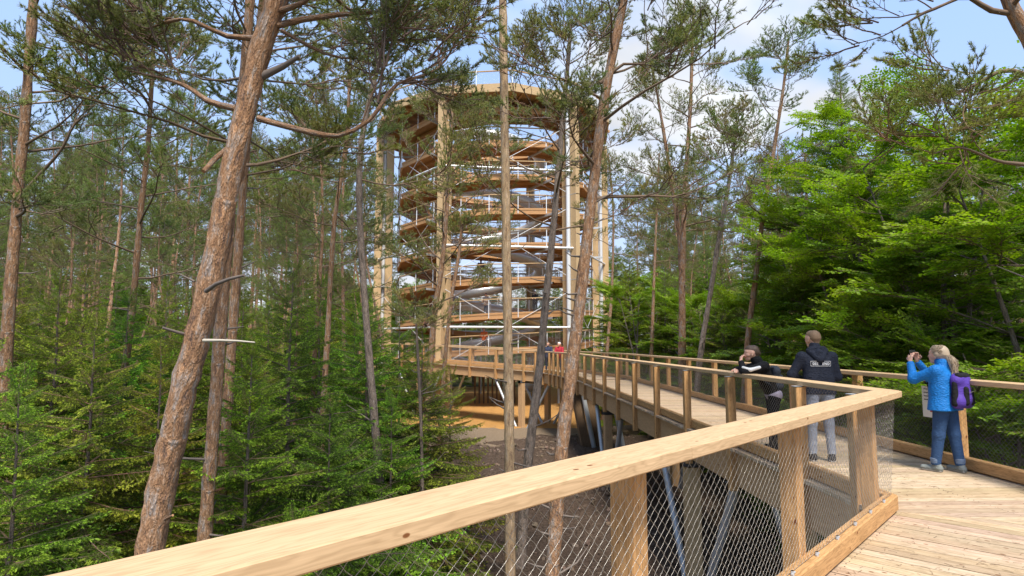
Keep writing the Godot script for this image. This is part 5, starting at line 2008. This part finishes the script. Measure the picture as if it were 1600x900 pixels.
	pine("pine_tree", trunk_line([[876, 720], [890, 600], [905, 480], [922, 330], [936, 220], [952, 110], [975, 0], [1000, -130]], 9.6), 0.17, 0.08, 13,
		{"crown": 0.62, "spread": 2.3, "limbs": 12, "rise0": 0.1, "sides": 18, "step": 0.2, "stubs": 18, "extra": [[[at(938, 130, 9.6), at(975, 100, 9.6), at(1008, 100, 9.5), at(1012, 70, 9.5)], 0.03, 0.4, 4]]}, "orange pine with a kinked top right of the tower centre")
	pine("pine_tree", trunk_line([[1066, 560], [1066, 440], [1070, 300], [1078, 180], [1082, 70], [1084, 10]], 25.0), 0.25, 0.06, 14, {"crown": 0.50, "spread": 3.7, "limbs": 19, "taper": 1.3, "bark": M.bark_orange}, "tall pointed pine right of the tower, the straight one of the forked pair")
	pine("pine_tree", trunk_line([[1066, 545], [1062, 380], [1048, 280], [1036, 200], [1020, 110]], 25.6), 0.21, 0.06, 15, {"crown": 0.58, "spread": 2.7, "limbs": 13}, "left leaning stem of the forked pine pair right of the tower")
	pine("pine_tree", trunk_line([[1094, 560], [1108, 470], [1124, 370], [1140, 280], [1150, 200]], 22.0), 0.19, 0.07, 16, {"crown": 0.70, "spread": 2.8, "limbs": 13, "bark": M.bark_grey}, "grey pine trunk leaning right behind the boardwalk")
	pine("pine_tree", trunk_line([[1168, 540], [1180, 440], [1192, 340], [1210, 230], [1225, 130], [1232, 60]], 19.0), 0.165, 0.045, 17, {"crown": 0.58, "spread": 2.7, "limbs": 17, "taper": 1.4}, "pine with pointed crown behind the person leaning on the rail")
	pine("pine_tree", trunk_line([[1262, 520], [1262, 420], [1260, 300], [1258, 240]], 24.0), 0.13, 0.05, 18, {"crown": 0.7, "spread": 2.0, "limbs": 10}, "slim pine stem behind the light green beech")
	pine("pine_tree", trunk_line([[948, 560], [956, 450], [958, 330], [950, 240]], 39.0), 0.18, 0.06, 19, {"crown": 0.62, "spread": 2.4, "limbs": 13}, "slim reddish pine beside the tower's right column")
	pine("pine_tree", trunk_line([[1018, 560], [1022, 430], [1026, 330], [1030, 240]], 32.0), 0.17, 0.05, 20, {"crown": 0.62, "spread": 2.6, "limbs": 14}, "brown pine between the tower and the forked pair")
	# upper right corner: thick limb of a pine that stands outside the frame
	var zr := 7.5
	pine("pine_tree", trunk_line([[1690, 560], [1680, 400], [1650, 160], [1595, 40], [1570, -20], [1545, -160]], zr), 0.20, 0.09, 21,
		{"crown": 0.8, "spread": 2.2, "limbs": 3, "sides": 18, "step": 0.2, "rise0": 0.0, "extra": [[[at(1588, 22, zr), at(1545, 15, zr), at(1510, -5, zr), at(1470, 10, zr), at(1440, 22, zr), at(1410, 40, zr)], 0.035, 0.3, 4], [[at(1650, 150, zr), at(1600, 115, zr), at(1560, 112, zr), at(1520, 135, zr), at(1490, 145, zr)], 0.035, 0.3, 4], [[at(1670, 300, zr), at(1620, 262, zr), at(1560, 252, zr), at(1500, 230, zr), at(1460, 240, zr)], 0.03, 0.3, 3]]}, "orange pine reaching in from the upper right corner")

	# -- spruces left and under the pines
	var rng := RandomNumberGenerator.new()
	rng.seed = 5
	var sp := [
		# px, depth, height above deck of the top, radius
		[40, 7.2, 1.2, 2.0], [150, 8.6, 1.9, 2.1], [-60, 9.0, 2.6, 2.2], [255, 9.5, 1.5, 2.0], [90, 11.5, 2.9, 2.3], [200, 12.5, 2.6, 2.3], [395, 9.0, 1.6, 1.9],
		[455, 11.0, 3.0, 2.2], [300, 13.5, 2.7, 2.2], [380, 15.0, 2.8, 2.3], [520, 10.0, 0.6, 1.9], [575, 14.0, 2.9, 2.2], [500, 17.0, 3.4, 2.3], [615, 11.8, 0.5, 1.7], [660, 13.5, 2.0, 2.0],
		[20, 16.0, 3.6, 2.4], [130, 18.0, 3.8, 2.5], [260, 19.0, 3.5, 2.4], [420, 21.0, 3.6, 2.4], [555, 21.0, 3.4, 2.3], [340, 24.0, 4.0, 2.5], [180, 25.0, 4.0, 2.5], [60, 27.0, 4.4, 2.6], [590, 28.0, 3.0, 2.3], [480, 28.0, 4.2, 2.5],
		[150, 5.6, -1.0, 1.5], [10, 5.0, -0.9, 1.4], [470, 7.6, -0.6, 1.5], [705, 15.0, 0.9, 1.6], [625, 16.0, 2.6, 1.9],
	]
	var where := ["left foreground", "left middle distance"]
	for i in sp.size():
		var e: Array = sp[i]
		var p := at(e[0], 500, e[1])
		p.y = GROUND - 0.2
		var lab := "dark green spruce with pale spring shoots among the spruces left of the tower"
		if i in SPRUCE_LABELS: lab = SPRUCE_LABELS[i]
		elif i == 14: lab = "small pale green spruce at the edge of the clearing"
		elif i == 7: lab = "upright dark spruce between the two slim left trunks"
		spruce("spruce_tree", p, e[2] - p.y, e[3], 400 + i, lab, "" if i in SPRUCE_LABELS or i in [7, 14] else "spruces left of the tower", 0.05)
	# -- right side: dark spruces and pale broadleaves behind the boardwalk
	var rs := [[985, 41.0, 8.5, 2.8], [1040, 35.0, 6.6, 2.5], [965, 46.0, 9.0, 2.8], [1130, 25.0, 4.8, 2.4], [1215, 22.0, 4.2, 2.2], [1300, 20.0, 3.0, 2.2], [1180, 31.0, 6.0, 2.6], [1085, 36.0, 6.0, 2.6], [1240, 17.0, 1.5, 1.6], [1420, 17.0, 3.0, 2.2]]
	for i in rs.size():
		var e: Array = rs[i]
		var p := at(e[0], 500, e[1])
		p.y = GROUND - 0.2
		spruce("spruce_tree", p, e[2] - p.y, e[3], 500 + i, "drooping dark spruce behind the boardwalk right of the tower", "spruces right of the tower", 0.03)
	var tall := spruce("spruce_tree", Vector3(at(1325, 400, 23.0).x, GROUND - 0.2, at(1325, 400, 23.0).z), 16.4, 2.9, 555, "tall ragged spruce rising behind the light green beech", "", 0.25)
	var bl := [[1345, 17.0, 8.4, 3.5, 1000, 6, "light green beech with high crown behind the boardwalk"], [1500, 12.8, 6.8, 3.2, 1000, 6, "light green beech leaning over the right railing"], [1640, 11.0, 6.2, 3.0, 700, 5, "light green beech at the right edge of the picture"], [1265, 19.5, 6.0, 2.9, 700, 5, "paler beech behind the person in the dark hooded jacket"], [1430, 17.5, 7.4, 3.4, 900, 6, "broad beech in the middle of the light green mass on the right"], [1575, 16.5, 8.0, 3.4, 800, 6, "tall beech behind the one at the right edge"], [1490, 15.0, 4.8, 3.0, 800, 6, "full beech between the broad one and the leaning one on the right"], [1330, 15.2, 1.8, 2.2, 450, 6, "low leafy beech behind the person in the dark hooded jacket"], [1400, 13.6, 2.4, 2.3, 600, 6, "low bushy beech just beyond the right railing"], [1590, 10.2, 1.8, 2.2, 520, 6, "low bushy beech below the right railing at the picture edge"]]
	for i in bl.size():
		var e: Array = bl[i]
		var p := at(e[0], 500, e[1])
		p.y = GROUND - 0.2
		broadleaf("beech_tree", p, e[2] + 3.4, e[3], 600 + i, e[6], "", 0.10, e[4], e[5])
	var bf := [[985, 43.0, 5.6], [1040, 37.0, 5.0], [1120, 28.0, 4.0], [1160, 25.0, 4.0], [1225, 21.0, 3.8], [1080, 32.0, 4.4], [1300, 22.0, 5.2], [1000, 34.0, 5.0], [1110, 30.0, 4.2], [1190, 27.0, 4.4], [1055, 40.0, 6.5], [1240, 34.0, 6.0], [980, 44.0, 6.5], [640, 62.0, 5.0], [740, 70.0, 6.0], [840, 68.0, 6.0], [900, 64.0, 6.0], [700, 66.0, 5.0], [560, 40.0, 3.6], [450, 34.0, 3.6], [270, 33.0, 3.4], [120, 34.0, 3.6], [360, 42.0, 4.2]]
	var bproto: Node3D = null
	for i in bf.size():
		var e: Array = bf[i]
		var p := at(e[0], 500, e[1])
		p.y = GROUND - 0.2
		var lab := "young leafy beech among the trunks right of the tower" if e[0] > 940 else "young leafy beech in the gaps behind the tower" if e[0] > 600 else "young leafy beech among the trunks left of the tower"
		var grp := "young beeches right" if e[0] > 940 else "young beeches behind the tower" if e[0] > 600 else "young beeches left"
		if bproto == null:
			bproto = broadleaf("beech_tree", p, 8.2, 2.9, 700, lab, grp, 0.12, 330, 4)
		else:
			copy_of(bproto, p, rng.randf() * TAU, (e[2] + 3.4) / 8.2, lab, grp)

	# -- the forest behind: copies of a few pines and spruces
	var protos := []
	for k in 5:
		var b := Vector3(-60.0 - 6.0 * k, GROUND - 0.2, -70.0)
		var h := 17.0 + k
		var pts := [b, b + Vector3(rng.randf_range(-0.4, 0.4), h * 0.35, rng.randf_range(-0.3, 0.3)), b + Vector3(rng.randf_range(-0.9, 0.9), h * 0.7, rng.randf_range(-0.5, 0.5)), b + Vector3(rng.randf_range(-1.2, 1.2), h, 0)]
		protos.append(pine("pine_tree", pts, 0.17, 0.04, 800 + k, {"crown": 0.38 + 0.05 * k, "spread": 2.8, "limbs": 26, "far": true, "taper": 1.7, "stubs": 10, "subs": 5}, "pine far back in the forest left of the tower", "background pines left"))
	var sproto := []
	for k in 2:
		sproto.append(spruce("spruce_tree", Vector3(-75.0 - 5.0 * k, GROUND - 0.2, -60.0), 10.0, 2.4, 850 + k, "spruce far back in the forest left of the tower", "background spruces left"))
	var placed := []
	var tries := 0
	while placed.size() < 290 and tries < 20000:
		tries += 1
		var depth := 16.0 + 84.0 * pow(rng.randf(), 0.8)
		var px := rng.randf_range(-80.0, 1680.0)
		var p := at(px, 500, depth)
		p.y = GROUND - 0.2
		if Vector2(p.x - TOWER.x, p.z - TOWER.z).length() < 15.0:
			continue
		# keep the clearing, the boardwalk and the view of the tower free
		if px > 590.0 and px < 960.0 and depth < 62.0:
			continue
		if p.x > 1.5 and p.x < 9.5 and p.z > -36.0:
			continue
		if px > 1180.0 and depth < 20.0:
			continue
		if px > 940.0 and px < 1060 and depth < 30.0:
			continue
		var ok := true
		for q: Vector3 in placed:
			if q.distance_to(p) < 1.7:
				ok = false
				break
		if not ok:
			continue
		placed.append(p)
		var side := "left of the tower" if px < 600.0 else "right of the tower" if px > 940.0 else "behind the tower"
		var spr := rng.randf() < 0.24
		var lab := ("spruce far back in the forest " if spr else "pine far back in the forest ") + side
		var grp := ("background spruces " if spr else "background pines ") + side.split(" ")[0]
		var src: Node3D = sproto[rng.randi() % 2] if spr else protos[rng.randi() % 5]
		# tree tops reach as high as they do in the photograph
		var ytop := rng.randf_range(200.0, 370.0)
		if px < 600.0: ytop = rng.randf_range(110.0, 350.0)
		elif px <= 940.0: ytop = rng.randf_range(400.0, 480.0)
		if spr: ytop = rng.randf_range(330.0, 450.0)
		var full: float = 10.0 if spr else 17.0 + float(protos.find(src))
		var sc := clampf((1.68 + (536.0 - ytop) / FOCAL * depth - GROUND) / full, 0.4, 1.45)
		copy_of(src, p, rng.randf() * TAU, sc, lab, grp)

func build_far_wood() -> void:
	# the wood beyond, too far to tell one tree from the next
	var rng := RandomNumberGenerator.new()
	rng.seed = 99
	for kind in 2:
		var places := []
		for k in 5500:
			var depth := rng.randf_range(92.0, 135.0)
			var px := rng.randf_range(-150.0, 1750.0)
			var p := at(px, 500, depth)
			var hmax := 13.0 + 5.0 * sin(px * 0.013 + kind) + 4.0 * sin(px * 0.041)
			p.y = GROUND + (hmax if px < 590 or px > 950 else hmax * 0.7) * sqrt(rng.randf())
			var d := rnd_unit(rng)
			d.y *= 0.4
			places.append(Transform3D(frame_along(d, rng.randf_range(-1, 1), rng.randf_range(2.5, 4.5)), p))
		var o := scatter("distant_woodland", beech_sprays[0] if kind == 0 else pine_boughs[0], places, self, rng, 0.3, 0.12)
		if kind == 1: o.name = "distant_woodland_001"
		tag(o, "hazy green wood closing the view between the trunks" if kind == 0 else "dull green pine wood closing the view between the trunks", "woodland", "", "stuff")

func build_sign() -> void:
	# paper notice on the net beside the person in blue
	var o := thing("notice_sign", Vector3(6.27, 0.62, -8.62), deg_to_rad(-90.0), "small white notice hung on the net beside the person in blue", "sign")
	var b := MB.new()
	b.beam(Vector3(-0.15, 0.22, 0), Vector3(0.15, 0.22, 0), 0.006, 0.44, Vector3.UP, 0.001)
	part("board", b.mesh(std("white laminate", lin(0.75, 0.70, 0.62), 0.5)), o)
	for k in 4:
		var t := MB.new()
		var y := 0.40 - 0.05 * k
		t.beam(Vector3(-0.11, y, 0.0045), Vector3(0.02 + 0.03 * ((k * 7) % 4), y, 0.0045), 0.002, 0.012, Vector3.UP, 0.0)
		part("printed_line", t.mesh(std("dark print", lin(0.05, 0.04, 0.04))), o)
	var r := MB.new()
	r.beam(Vector3(0.0, 0.12, 0.0045), Vector3(0.09, 0.12, 0.0045), 0.002, 0.08, Vector3.UP, 0.0)
	part("printed_emblem", r.mesh(std("red print", lin(0.35, 0.03, 0.03))), o)

func _ready() -> void:
	setup_view()
	setup_light()
	make_materials()
	build_ground()
	build_walkway()
	build_tower()
	build_forest()
	build_far_wood()
	build_people()
	build_sign()
